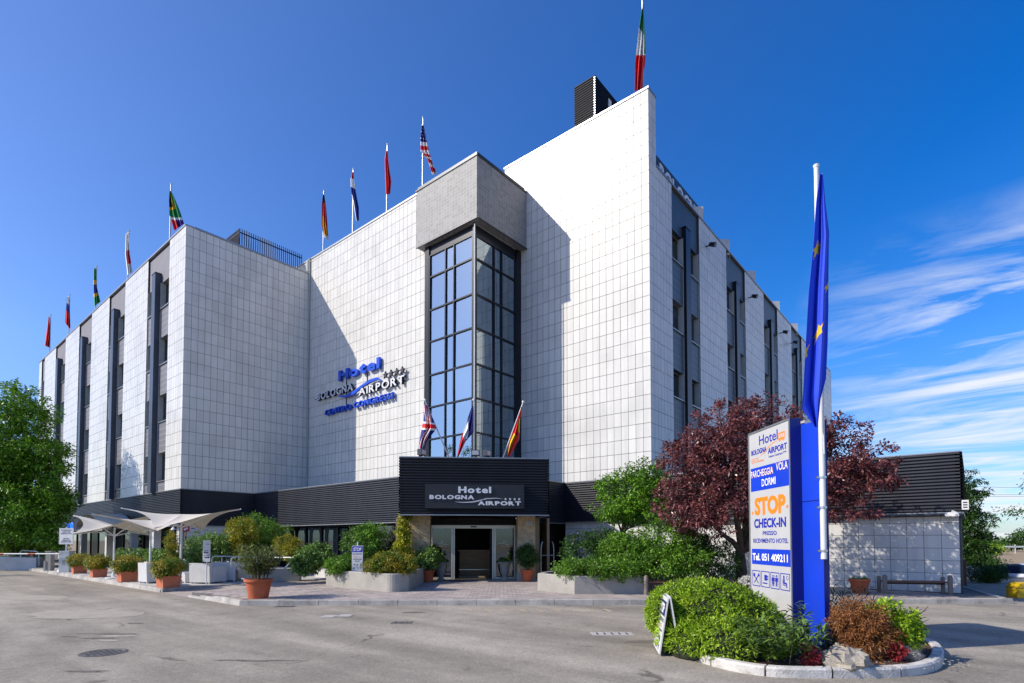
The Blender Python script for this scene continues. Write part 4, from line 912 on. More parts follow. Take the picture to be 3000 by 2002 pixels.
def roof_flag(label, px, ytop, ybase, yplane, zbase, left, right, colfn, cols, seed, fold=.10, r=.045, ns_=24):
    p = on(px, ybase, 1, yplane); dep = p.dot(_F0); top = D(px, ytop, dep); base = Vector((p.x, p.y, zbase)); top.x, top.y = base.x, base.y
    t = thing('flagpole', label, 'flag', base, 0, 'flags on the hotel roof')
    mb = MB(); h = top.z - zbase; mb.tube([(0, 0, 0), (0, 0, h)], [r, r * .8], 10); mb.build('pole', POLE, t, True)
    mb = MB(); mb.lathe([(.0, h - .02), (.05, h), (.06, h + .05), (.03, h + .09), (.0, h + .1)], 12); mb.build('finial', POLE, t, True)
    link('flag', flag_mesh(base, left, right, dep - .12, colfn, cols, seed=seed, fold=fold, ns_=ns_), t)
def cA(l): return [(x / 2.6133, 500 + y / 2.6133) for x, y in l]
def cB(l): return [(920 + x / 6.03, 480 + y / 6.03) for x, y in l]
def cC(l): return [(1100 + x / 5.225, 330 + y / 5.225) for x, y in l]
def cD(l): return [(1830 + x / 5.6, y / 5.6) for x, y in l]
def cE(l): return [(460 + x / 8.25, 520 + y / 8.25) for x, y in l]
roof_flag('plain dark red flag hanging from the leftmost pole on the wing roof', 145.5, 924, 1032, 11.6, 18.4, cA([(372, 1120), (358, 1220), (342, 1340)]), cA([(380, 1118), (386, 1300), (378, 1356)]), stripes_t((1, 'red')), ['red'], 1)
roof_flag('white, blue and red flag on the second pole from the left', 201.5, 865, 972, 11.6, 18.4, cA([(514, 965), (505, 1060), (498, 1165)]), cA([(527, 960), (536, 1100), (540, 1220)]), stripes_t((.24, 'white'), (.52, 'blue'), (1, 'red')), ['white', 'blue', 'red'], 2)
roof_flag('green, yellow and blue flag on the wing roof', 280, 783, 903, 11.6, 18.4, cA([(718, 752), (716, 900), (722, 1040)]), cA([(736, 745), (744, 900), (770, 1005)]), stripes_t((.30, 'green'), (.40, 'yellow'), (.66, 'blue'), (.76, 'yellow'), (1, 'green')), ['green', 'yellow', 'blue'], 3)
roof_flag('white flag with a red spot on the wing roof', 374, 678, 808, 11.6, 18.4, cA([(964, 485), (958, 640), (976, 800)]), cA([(984, 470), (994, 640), (1016, 780)]), lambda s, t: 'red' if .42 < t < .74 and s > .42 else 'white', ['white', 'red'], 4)
def zaf(s, t):
    if t < .12: return 'green'
    if t < .50:
        e = (t - .12) / .38
        if s < .30 + .18 * e: return 'black'
        return 'yellow' if s < .52 + .18 * e and t < .52 else 'green'
    if t < .57: return 'yellow' if s < .68 else 'green'
    if t < .72 + .10 * s: return 'green'
    if t < .77 + .12 * s: return 'white'
    return 'red' if s < .42 else 'purple'
roof_flag('green, black and yellow flag with red and blue, above the wing corner', 498, 541, 697, 11.45, 18.4, cE([(300, 330), (290, 560), (300, 900), (420, 1290)]), cE([(345, 330), (450, 560), (560, 830), (655, 1120)]), zaf, ['green', 'black', 'yellow', 'white', 'red', 'purple'], 5, ns_=40)
roof_flag('black, red and gold flag above the high white wall', 947, 560, 730, 18.55, 19.2, cB([(160, 540), (140, 700), (132, 1060), (178, 1300)]), cB([(182, 550), (215, 780), (238, 1090), (260, 1365)]), lambda s, t: 'black' if t < .18 + .08 * s else 'red' if t < .44 + .30 * s else 'gold' if t < .90 else 'white', ['black', 'red', 'gold', 'white'], 6)
roof_flag('red, white and blue striped flag beside the black, red and gold one', 1033.5, 497, 678, 18.55, 19.2, cB([(676, 150), (648, 280), (650, 480), (690, 660), (745, 1010)]), cB([(692, 150), (712, 330), (745, 520), (793, 780), (795, 1005)]), lambda s, t: 'red' if t < .18 else 'white' if t < .40 else ('white' if s < .25 and t > .58 else 'blue'), ['red', 'white', 'blue'], 7)
roof_flag('plain bright red flag left of the tower head', 1133.5, 425, 617, 18.55, 19.2, cC([(162, 560), (142, 720), (148, 1000), (160, 1250)]), cC([(190, 630), (205, 800), (243, 1060), (225, 1250)]), stripes_t((1, 'red')), ['red'], 8)
def usa(s, t):
    if t < .33: return 'white' if (int(s * 9) + int(t * 30)) % 4 == 0 and (int(t * 30) % 2 == 0) else 'navy'
    return 'red' if int((t - .33) * 13) % 2 else 'white'
roof_flag('stars and stripes flag on the roof beside the tower head', 1238.5, 347, 536, 18.75, 19.2, cC([(708, 190), (690, 360), (690, 590), (800, 720), (870, 950)]), cC([(740, 200), (775, 380), (825, 600), (870, 760), (945, 945)]), usa, ['white', 'red', 'navy'], 9, ns_=36)
roof_flag('green, white and red flag on the tallest corner of the hotel', 1884.5, 2, 268, 21.75, 20.8, cD([(296, 75), (245, 400), (222, 560), (170, 1040), (165, 1500)]), cD([(306, 70), (330, 500), (340, 760), (345, 960), (285, 1460)]), lambda s, t: 'green' if (t < .34 or (s > .78 and t < .66)) else 'white' if t < .69 else 'red', ['green', 'white', 'red'], 10, fold=.14, r=.05)
# three splayed poles on the canopy
def cF(l): return [(1200 + x / 5.875, 1150 + y / 5.875) for x, y in l]
def canopy_flag(label, a, b2, dep, left, right, colfn, cols, seed, ns_=36):
    A, B = D(*cF([a])[0], dep + .25), D(*cF([b2])[0], dep); base = Vector((A.x, A.y, A.z))
    t = thing('flagpole', label, 'flag', base, 0, 'flags on the entrance canopy')
    mb = MB(); mb.tube([(0, 0, -.05), B - A], [.028, .022], 10); mb.build('pole', POLE, t, True)
    mb = MB(Matrix.Translation(B - A)); mb.lathe([(0, -.03), (.04, -.02), (.05, .02), (.03, .06), (0, .07)], 12); mb.build('finial', POLEW, t, True)
    link('flag', flag_mesh(base, left, right, dep - .1, colfn, cols, ns_, 50, .09, 2.2, seed), t)
def ukf(s, t):
    u, v = s, t; d1 = abs(v - u) ; d2 = abs(v - (1 - u)); cx_, cy_ = abs(u - .5), abs(v - .45)
    if cx_ < .07 or cy_ < .06: return 'red'
    if cx_ < .12 or cy_ < .10: return 'white'
    if min(d1, d2) < .035: return 'red'
    if min(d1, d2) < .09: return 'white'
    return 'navy'
canopy_flag('red, white and blue cross flag, leftmost on the canopy', (690, 1125), (262, 140), 20.9, cF([(250, 210), (238, 480), (185, 740), (130, 1165)]), cF([(300, 215), (400, 450), (466, 625), (300, 830), (235, 1090)]), ukf, ['red', 'white', 'navy'], 21, 48)
canopy_flag('blue, white and red flag, middle one on the canopy', (1112, 1110), (1103, 135), 20.9, cF([(1075, 230), (1000, 450), (890, 760), (800, 1165)]), cF([(1098, 240), (1100, 470), (1100, 690), (960, 850), (830, 1140)]), lambda s, t: 'navy' if t < .30 + .42 * s else 'white' if t < .58 + .30 * s * (s < .7) + .10 * (s > .7) else 'red', ['navy', 'white', 'red'], 22)
canopy_flag('red and yellow flag, rightmost on the canopy', (1600, 1130), (1955, 172), 20.9, cF([(1920, 250), (1830, 540), (1720, 820), (1680, 1120)]), cF([(1935, 260), (1898, 480), (1890, 800), (1740, 1080), (1690, 1130)]), lambda s, t: 'yellow' if (.22 < t < .42 and s > .55) or (.50 < t < .88 and .08 < s < .58 - .3 * (t - .5)) else 'red', ['yellow', 'red'], 23)
def flood(label, px, py, dep, w=.34, face_on=True):
    c = D(px, py, dep); t = thing('floodlight', label, 'floodlight', c, RAD(45) if face_on else RAD(100), 'floodlights on the canopy')
    mb = MB(); mb.box(-w / 2, w / 2, -.10, .08, .03, .25); mb.build('housing', CAPD, t); mb = MB(); mb.box(-w / 2 + .03, w / 2 - .03, -.115, -.10, .06, .22); mb.build('lens', PANELG, t)
    mb = MB(); mb.bar((0, 0, -.06), (0, 0, .1), .05); mb.bar((-w / 2, 0, -.03), (w / 2, 0, -.03), .04); mb.build('bracket', CAPD, t)
zc4 = 4.72
for lb, xx, fo in (('floodlight with pale lens in the middle of the canopy edge', .02, True), ('dark floodlight left of the middle on the canopy edge', -1.95, False), ('dark floodlight right of the middle on the canopy edge', .42, False)):
    c = EW @ Vector((xx, .25, zc4 + .05)); t = thing('floodlight', lb, 'floodlight', c, RAD(45) if fo else RAD(45 + 60), 'floodlights on the canopy')
    mb = MB(); mb.box(-.15, .15, -.10, .08, .03, .25); mb.build('housing', CAPD, t); mb = MB(); mb.box(-.12, .12, -.115, -.10, .06, .22); mb.build('lens', PANELG, t); mb = MB(); mb.bar((0, 0, -.1), (0, 0, .1), .05); mb.build('bracket', CAPD, t)

# ================================================================== STREET LEVEL
def shrub(name, label, cat, base, blobs, mt, n_clump, per, rc, L, Wd, seed, shell=.55, up=.25, droop=.3, group=None, stem=True, flat=.85, zmin=.16, trunk=None, sr=.018):
    """blobs: (px, py, depth, rx, rz) lobes seen at a depth; base: where it grows"""
    base = Vector(base); t = thing(name, label, cat, base, 0, group); bl = []
    for q in blobs:
        c = D(q[0], q[1], q[2]) - base; bl.append((c.x, c.y, c.z, q[3], q[3] * (q[5] if len(q) > 5 else .85), q[4]))
    o, cs = foliage('foliage', seed, bl, n_clump, per, rc, L, Wd, mt, t, shell, flat, droop, up, zmin - base.z)
    if stem:
        mb = MB(); rg = random.Random(seed); tips = [cs[rg.randrange(len(cs))] for _ in range(9)]
        if trunk:
            mb.tube([(0, 0, -.02), (rg.uniform(-.05, .05), rg.uniform(-.05, .05), trunk[0] * .5), (rg.uniform(-.08, .08), rg.uniform(-.08, .08), trunk[0])], [trunk[1] * 1.25, trunk[1], trunk[1] * .85], 10)
            limbs(mb, (0, 0, trunk[0] * .96), tips, trunk[1] * .6, seed)
        else:
            for tp in tips:
                b0 = Vector((tp[0] * .35, tp[1] * .35, -.02)); tp = Vector(tp)
                if tp.z > .1: mb.tube([b0, b0.lerp(tp, .5) + Vector((0, 0, .05)), tp], [sr, sr * .7, sr * .3], 5)
        mb.build('trunk' if trunk else 'stem', BARK if trunk else STEM, t, True)
    return t
# ---- planters of the entrance
def planter(label, pts, h, mt, soil=True, th=.12, group=None, name='planter_wall'):
    c = sum((Vector((p[0], p[1], 0)) for p in pts), Vector()) / len(pts); c.z = Z1; t = thing(name, label, 'planter', c, 0, group); n = len(pts)
    P2 = [Vector((p[0] - c.x, p[1] - c.y, 0)) for p in pts]; cen = sum(P2, Vector()) / n
    inn = [p + (cen - p).normalized() * th * 1.5 for p in P2]; mb = MB(); vs = []
    for ring, z in ((P2, -.02), (P2, h - .02), ([p + (cen - p).normalized() * .02 for p in P2], h), (inn, h), (inn, h - .12)): vs += [(p.x, p.y, z) for p in ring]
    mb.add(vs, [(r * n + i, r * n + (i + 1) % n, (r + 1) * n + (i + 1) % n, (r + 1) * n + i) for r in range(4) for i in range(n)]); mb.build('wall', mt, t)
    if soil: mb = MB(); mb.add([(p.x, p.y, h - .10) for p in inn], [tuple(range(n))]); mb.build('soil', SOIL, t)
    return t
def arc(c, r, a0, a1, n=6): return [(c[0] + r * math.cos(RAD(a0 + (a1 - a0) * i / n)), c[1] + r * math.sin(RAD(a0 + (a1 - a0) * i / n))) for i in range(n + 1)]
planter('grey concrete planter left of the entrance, behind the stop sign', [(-16.9, 10.38), (-13.75, 10.38)] + arc((-13.62, 10.68), .30, -80, 0, 5) + [(-13.32, 11.0), (-15.6, 13.6), (-17.2, 13.8), (-17.6, 11.2)], .55, CONC)
planter('beige concrete planter right of the entrance with a sharp corner', [(-10.42, 13.72), (-8.83, 13.38), (-7.36, 14.80), (-8.0, 17.4), (-11.3, 17.6), (-10.7, 14.3)], .53, CONC)
planter('white concrete planter wall beyond the grey bench', [(-21.4, 12.6), (-19.6, 12.6), (-18.4, 12.2), (-18.2, 13.4), (-21.4, 14.2)], .55, CONCW)
t = thing('concrete_bench', 'grey concrete bench block with slanted end behind the big pot', 'bench', G(785, 1706)); b0 = G(785, 1706); a, b2 = G(692, 1706) - b0, G(877, 1703) - b0
d_ = (b2 - a).normalized(); n_ = Vector((-d_.y, d_.x, 0))
mb = MB(); mb.add([a + d_ * .35, b2, b2 + n_ * .6, a + n_ * .6 + d_ * .35, a + Vector((0, 0, .5)), b2 + Vector((0, 0, .48)), b2 + n_ * .6 + Vector((0, 0, .48)), a + n_ * .6 + Vector((0, 0, .5))], [(0, 3, 2, 1), (4, 5, 6, 7), (0, 1, 5, 4), (1, 2, 6, 5), (2, 3, 7, 6), (3, 0, 4, 7)]); mb.build('block', CONC, t)
planter('low white planter wall along the terrace under the wing', [(-33.5, 9.9), (-23.4, 9.9), (-23.4, 10.8), (-33.5, 10.8)], .62, CONCW)
# ---- terracotta box planters with feathery golden shrubs
def box_pot(label, px, py, w, rz, seed, mt):
    p = G(px, py); t = thing('box_planter', label, 'planter', p, rz, 'terracotta boxes along the terrace kerb'); h = w * .66; b3 = w * .44
    mb = MB(); tp = w * .5
    mb.add([(-b3, -b3, 0), (b3, -b3, 0), (b3, b3, 0), (-b3, b3, 0), (-tp * .95, -tp * .95, h * .84), (tp * .95, -tp * .95, h * .84), (tp * .95, tp * .95, h * .84), (-tp * .95, tp * .95, h * .84)], [(0, 3, 2, 1), (0, 1, 5, 4), (1, 2, 6, 5), (2, 3, 7, 6), (3, 0, 4, 7)])
    for a, b2, c_, d2 in ((-tp, tp, -tp, -tp * .86), (-tp, tp, tp * .86, tp), (-tp, -tp * .86, -tp * .86, tp * .86), (tp * .86, tp, -tp * .86, tp * .86)): mb.box(a, b2, c_, d2, h * .82, h)
    mb.build('box', TERRAB, t); mb = MB(); mb.box(-tp * .9, tp * .9, -tp * .9, tp * .9, h * .7, h * .86); mb.build('soil', SOIL, t)
    bl = [(0, 0, h + w * .58, w * .88, w * .80, w * .46), (-w * .5, -.05, h + w * .36, w * .52, w * .5, w * .32), (w * .45, .05, h + w * .38, w * .48, w * .5, w * .32), (.05, -w * .45, h + w * .25, w * .55, w * .30, w * .28)]
    foliage('foliage', seed, bl, 300, 28, .13, .090, .024, mt, t, .75, .5, .5, .1, h * .85)
    mb = MB(); rg = random.Random(seed)
    for i in range(14):
        q = Vector((rg.uniform(-.5, .5) * w, rg.uniform(-.5, .5) * w, h + w * rg.uniform(.3, .7))); mb.tube([(q.x * .3, q.y * .3, h * .8), (q.x * .6, q.y * .6, (h + q.z) / 2), q], [.008, .006, .003], 5)
    mb.build('stem', STEM, t)
rows = (('first terracotta box planter from the barrier, golden shrub', 232, 1680.5, .56, 51), ('second terracotta box planter from the barrier', 288, 1691, .55, 52), ('third terracotta box planter from the barrier', 372, 1704, .58, 53), ('terracotta box planter nearest the road, right end of the row', 493, 1721, .58, 54))
for i, (lb, px, py, w_, sd) in enumerate(rows): box_pot(lb, px, py, w_, RAD(-3 + 2 * i), sd, (L_GOLD, L_GOLD, L_PALE if False else L_GOLD, L_GOLD)[i])
# ---- round pots
def round_pot(name, label, p, r, h, mt, foot=.66, rim=.16):
    t = thing(name, label, 'plant pot', p); mb = MB(); rb = r * foot
    mb.lathe([(0, 0), (rb, 0), (rb * 1.02, .02), (rb + (r * .9 - rb) * .45, h * .42), (rb + (r * .9 - rb) * .47, h * .44), (rb + (r * .9 - rb) * .5, h * .44), (r * .88, h * (1 - rim) - .01), (r * .92, h * (1 - rim)), (r, h * (1 - rim * .8)), (r, h * .99), (r * .97, h), (r * .88, h), (r * .86, h * .9), (0, h * .9)], 36)
    mb.build('pot', mt, t, True); mb = MB(); mb.lathe([(0, h * .86), (r * .87, h * .88), (0, h * .93)], 24); mb.build('soil', SOIL, t); return t
def long_leaves(rng, n, base_r, z0, hgt, spread_, L, Wd):
    """upright shoots with whorls of long narrow leaves"""
    vs = []
    for i in range(n):
        a = rng.uniform(0, 6.28); rr_ = base_r * math.sqrt(rng.random()); b_ = np.array([rr_ * math.cos(a), rr_ * math.sin(a), z0])
        out = np.array([math.cos(a), math.sin(a), 0]) * spread_ * rng.uniform(.3, 1.1); H_ = hgt * rng.uniform(.55, 1.05); m_ = int(11 + 9 * rng.random())
        for q in range(m_):
            f = .28 + .72 * (q + rng.random()) / m_; p = b_ + out * f ** 1.3 + np.array([0, 0, H_ * f]); az = rng.uniform(0, 6.28); el = rng.uniform(.0, 1.0)
            d = np.array([math.cos(az) * math.cos(el), math.sin(az) * math.cos(el), math.sin(el)]); r = np.cross(d, [0, 0, 1.]); r /= np.linalg.norm(r) + 1e-9; l = L * rng.uniform(.7, 1.2)
            mid = p + d * l * .45; tip = p + d * l + np.array([0, 0, -.28 * l]); vs += [p, mid + r * Wd / 2, tip, mid - r * Wd / 2]
    return np.array(vs)
t = round_pot('terracotta_pot', 'big terracotta pot with an oleander on the pavement corner', G(757, 1753), .37, .52, TERRA)
rng = np.random.default_rng(61); quads_object('foliage', long_leaves(rng, 120, .26, .42, 1.0, .46, .20, .034), L_OLEA, t)
mb = MB(); rg = random.Random(61)
for i in range(26):
    a = rg.uniform(0, 6.28); r_ = .24 * math.sqrt(rg.random()); mb.tube([(r_ * math.cos(a), r_ * math.sin(a), .42), (r_ * 1.5 * math.cos(a), r_ * 1.5 * math.sin(a), .85), (r_ * 2.3 * math.cos(a), r_ * 2.3 * math.sin(a), 1.25)], [.010, .008, .004], 5)
mb.build('stem', STEM, t)
mb = MB(); mb.add([(.05 * math.cos(a) * 1.0, -.355, .25 + .04 * math.sin(a)) for a in [i * .524 for i in range(12)]], [tuple(range(12))]); 
t = round_pot('terracotta_pot', 'empty-looking terracotta pot against the annex wall, left of the bench', G(2519, 1738), .29, .42, TERRA)
foliage('foliage', 62, [(0, 0, .40, .22, .22, .06)], 25, 10, .06, .07, .03, L_SHRUB, t)
# entrance pots
p = EW @ Vector((-1.72, .75, Z1)); t = round_pot('terracotta_pot', 'terracotta pot with a pale leafy shrub left of the entrance doors', p, .26, .44, TERRA)
foliage('foliage', 63, [(0, 0, .95, .50, .50, .38), (.15, -.1, .75, .35, .35, .28)], 130, 26, .13, .085, .05, L_PALE, t); mb = MB(); limbs(mb, (0, 0, .38), [(.2, .1, .9), (-.2, .1, 1.0), (0, -.2, .95)], .02, 4); mb.build('stem', STEM, t)
p = EW @ Vector((2.0, .75, Z1)); t = round_pot('terracotta_pot', 'terracotta pot with a round dark bush in front of the right entrance column', p, .26, .44, TERRA)
foliage('foliage', 64, [(0, 0, .98, .44, .44, .40)], 170, 30, .11, .06, .030, L_DARK, t); mb = MB(); limbs(mb, (0, 0, .38), [(.2, .1, .9), (-.2, .1, 1.0), (0, -.2, .95)], .02, 5); mb.build('stem', STEM, t)
for lb, xx, yy in (('pale stone urn just left of the entrance glass', -1.27, 1.55), ('pale stone urn just right of the entrance opening', 1.22, 1.75)):
    t = thing('stone_urn', lb, 'urn', EW @ Vector((xx, yy, Z1)), 0, 'stone urns at the entrance'); mb = MB()
    mb.lathe([(0, 0), (.15, 0), (.15, .05), (.09, .10), (.10, .16), (.17, .30), (.19, .45), (.20, .58), (.27, .66), (.29, .69), (.27, .71), (.20, .69), (0, .66)], 28); mb.build('urn', URN, t, True)
    foliage('flowers', 65 + int(xx > 0), [(0, 0, .74, .22, .22, .08)], 40, 16, .07, .05, .03, L_PALE, t)
t = thing('luggage_cart', 'chrome luggage cart standing in the shade right of the entrance', 'luggage cart', EW @ Vector((2.95, 1.9, Z1)), RAD(60))
mb = MB()
for xx in (-.28, .28): mb.tube([(xx, 0, .18), (xx, 0, 1.15), (xx * .93, 0, 1.38), (xx * .75, 0, 1.5)], .018, 8)
mb.tube([(-.28, 0, .95), (.28, 0, .95)], .014, 8); mb.build('handle', CHROME, t, True)
mb = MB(); mb.box(-.3, .3, -.85, .02, .14, .19); mb.build('deck', CUSH, t)
for xx, yy in ((-.24, -.75), (.24, -.75), (-.24, -.06), (.24, -.06)): mb = MB(Matrix.Translation((xx, yy, .07)) @ Matrix.Rotation(RAD(90), 4, 'Y')); mb.lathe([(0, -.02), (.07, -.02), (.07, .02), (0, .02)], 14); mb.build('wheel', CUSH, t)
# ---- shrubs around the entrance
def gb(px, py, z=Z1): return G(px, py, z)
shrub('shrub', 'tall rounded green shrub behind the stop sign', 'shrub', (-16.4, 12.5, .6), [(1062, 1590, 19.3, .75, .55), (1085, 1560, 19.4, .6, .35)], L_SHRUB, 230, 28, .14, .085, .04, 71)
shrub('shrub', 'golden green clipped shrub at the right end of the left planter', 'shrub', (-14.2, 11.4, .6), [(1142, 1648, 17.2, .62, .36), (1185, 1655, 17.1, .45, .34), (1105, 1660, 17.3, .5, .26)], L_GOLD, 380, 28, .10, .060, .030, 72, up=.35)
shrub('shrub', 'mixed green low plants at the left end of the left planter', 'shrub', (-16.6, 11.0, .6), [(985, 1660, 18.4, .5, .26), (1012, 1652, 18.5, .5, .3)], L_SHRUB, 220, 26, .11, .075, .035, 73, up=.35)
shrub('shrub', 'yellow shrub in front of the dining room windows', 'shrub', (-20.4, 13.2, .6), [(842, 1595, 22.0, .55, .38), (858, 1620, 21.8, .5, .35)], L_YELLOW, 190, 26, .13, .075, .035, 74)
shrub('shrub', 'broad-leaved green shrub on the white planter wall', 'shrub', (-18.8, 12.7, .6), [(905, 1640, 20.4, .62, .45), (935, 1625, 20.5, .5, .4), (885, 1655, 20.3, .45, .3)], L_PALE, 230, 24, .14, .12, .06, 75)
shrub('shrub', 'large feathery green shrub in the shade beside the wing', 'shrub', (-24.8, 12.5, Z1), [(745, 1570, 25.0, 1.2, .95), (712, 1590, 24.6, .9, .9), (800, 1580, 25.6, 1.0, .8)], L_SHRUB, 520, 30, .22, .10, .035, 76)
shrub('shrub', 'yellow-green shrub at the end of the parasols', 'shrub', (-24.6, 11.2, Z1), [(712, 1560, 23.8, .75, .6), (700, 1600, 23.6, .5, .6)], L_YELLOW, 240, 28, .16, .085, .035, 77)
shrub('shrub', 'light green leafy shrub behind the arrow sign', 'shrub', (-26.6, 10.4, .6), [(612, 1590, 23.6, .85, .5), (640, 1610, 23.4, .7, .5), (580, 1625, 23.6, .6, .45)], L_PALE, 330, 26, .16, .12, .05, 78)
shrub('shrub', 'slender bamboo-like shrub beside the third column', 'shrub', (-29.3, 10.3, .6), [(505, 1590, 25.0, .35, .55), (512, 1620, 24.8, .45, .5)], L_GOLD, 120, 24, .15, .10, .028, 79)
shrub('shrub', 'row of broad green leaves on the terrace planter wall', 'shrub', (-30.0, 10.3, .7), [(400, 1625, 27.0, .9, .22), (440, 1627, 26.2, .9, .22), (480, 1630, 25.4, .9, .22), (370, 1622, 27.6, .7, .2)], L_PALE, 260, 24, .12, .13, .06, 80)
shrub('climbing_plant', 'yellow-green climber growing up the left entrance column', 'climber', EW @ Vector((-2.5, 1.2, Z1)), [(1182, 1560, 20.6, .24, .50), (1195, 1640, 20.5, .26, .55), (1180, 1600, 20.4, .34, .3), (1190, 1512, 20.6, .18, .2)], L_IVY, 200, 24, .13, .085, .05, 81)
shrub('shrub', 'low lime-green bushes along the front of the right planter', 'shrub', (-9.0, 14.3, .6), [(1670, 1668, 16.4, .55, .30), (1740, 1665, 16.2, .62, .32), (1810, 1668, 16.2, .62, .32), (1870, 1672, 16.3, .4, .28)], L_SHRUB, 420, 28, .11, .070, .035, 82, up=.35)
shrub('shrub', 'round glossy green bush in the middle of the right planter', 'shrub', (-8.9, 15.5, .6), [(1835, 1620, 17.2, .85, .65)], L_SHRUB, 330, 28, .13, .080, .04, 83)
shrub('shrub', 'dark round bush in the shade at the left of the right planter', 'shrub', (-10.4, 15.6, .6), [(1720, 1620, 18.2, .95, .70), (1770, 1590, 18.6, .7, .5)], L_DARK, 380, 28, .13, .075, .035, 84)  # dark leaf colour stands in for the shade over this bush
shrub('shrub', 'big sunlit rounded bush below the purple tree', 'shrub', (-7.2, 15.7, Z1), [(1955, 1585, 16.6, .95, .70), (1990, 1640, 16.3, .95, .5), (1930, 1650, 16.4, .8, .5)], L_SHRUB, 560, 28, .14, .085, .04, 85)
shrub('shrub', 'dark bush between the big rounded bush and the totem sign', 'shrub', (-5.9, 16.8, Z1), [(2075, 1650, 16.6, .95, .75), (2030, 1600, 17.0, .6, .5)], L_DARK, 330, 28, .14, .080, .04, 86)
shrub('young_tree', 'small bright green tree standing in front of the annex', 'tree', (-9.6, 17.6, .3), [(1850, 1440, 18.8, 1.05, .85), (1810, 1490, 18.6, .9, .6), (1900, 1400, 18.8, .7, .6), (1890, 1490, 18.5, .9, .65), (1770, 1420, 18.9, .3, .2)], L_TREE, 420, 30, .20, .12, .045, 87, trunk=(1.7, .07))
# ---- purple plum tree
plum = shrub('plum_tree', 'wide purple-leaved plum tree between hotel corner and annex', 'tree', D(2172, 1583, 16.5) * Vector((1, 1, 0)).length if False else Vector((D(2172, 1583, 16.5).x, D(2172, 1583, 16.5).y, Z1)),
  [(2140, 1290, 16.0, 1.5, 1.2), (2060, 1380, 15.9, 1.3, 1.15), (2010, 1470, 16.0, .95, .8), (2240, 1245, 16.2, 1.05, .85), (2330, 1285, 16.0, .85, .7), (2180, 1420, 15.6, 1.6, 1.2), (2300, 1440, 15.4, 1.1, 1.0), (2080, 1520, 15.8, .9, .55), (2000, 1345, 16.0, .7, .6)],
  L_PLUM, 800, 40, .21, .115, .050, 91, shell=.8, trunk=(1.25, .16), droop=.25, up=.15)
pbs = Vector(plum.location)
bl = []
for q in ((2440, 1290, 15.4, .95, .75), (2520, 1345, 15.0, .85, .5), (2440, 1400, 15.1, 1.1, .6), (2590, 1395, 14.7, .65, .4), (2470, 1508, 14.9, .8, .14), (2560, 1505, 14.8, .5, .08), (2450, 1450, 15.0, .8, .4)):
    c = D(q[0], q[1], q[2]) - pbs; bl.append((c.x, c.y, c.z, q[3], q[3] * .7, q[4]))
_, cs = foliage('foliage', 191, bl, 270, 36, .18, .115, .050, L_PLUM, plum, .9, .7, .25, .15)
mb = MB(); limbs(mb, (0, 0, 1.2), [cs[i] for i in range(0, 270, 22)], .085, 191); mb.build('limb', BARK, plum, True)
# ---- big tree at the left
pb = D(45, 1583, 33.0)
lt = shrub('broadleaf_tree', 'tall bright green tree at the left edge in front of the wing', 'tree', (pb.x, pb.y, 0), [(55, 1210, 33, 2.2, 1.6), (20, 1330, 33, 3.0, 2.0), (120, 1350, 32.6, 1.7, 1.5), (60, 1480, 32.5, 3.2, 2.0), (140, 1480, 32.2, 1.5, 1.6), (-60, 1380, 33, 3.0, 2.5), (150, 1570, 31.6, 1.0, .7), (0, 1570, 32, 2.4, .7)], L_TREE, 1500, 40, .42, .21, .085, 92, shell=.85, trunk=(3.2, .24))
pb = Vector((-45, -9, 0)); t = thing('street_tree', 'tall tree across the road, mirrored in the lower panes of the tower', 'tree', pb)
_, cs = foliage('crown', 93, [(0, 0, 10.2, 1.6, 1.6, 3.0), (1.2, .5, 8, 2.2, 2.2, 2.0), (-1.2, -.4, 8, 2.2, 2.2, 2.2), (4, 2, 7.2, 1.6, 1.6, 2.2)], 420, 26, .5, .24, .09, L_TREE, t, .95)
mb = MB(); mb.tube([(0, 0, 0), (.1, 0, 3), (.05, .1, 6)], [.28, .22, .15], 10); limbs(mb, (.05, .1, 5.5), [cs[i] for i in range(0, 400, 25)], .1, 93); mb.build('trunk', BARK, t, True)
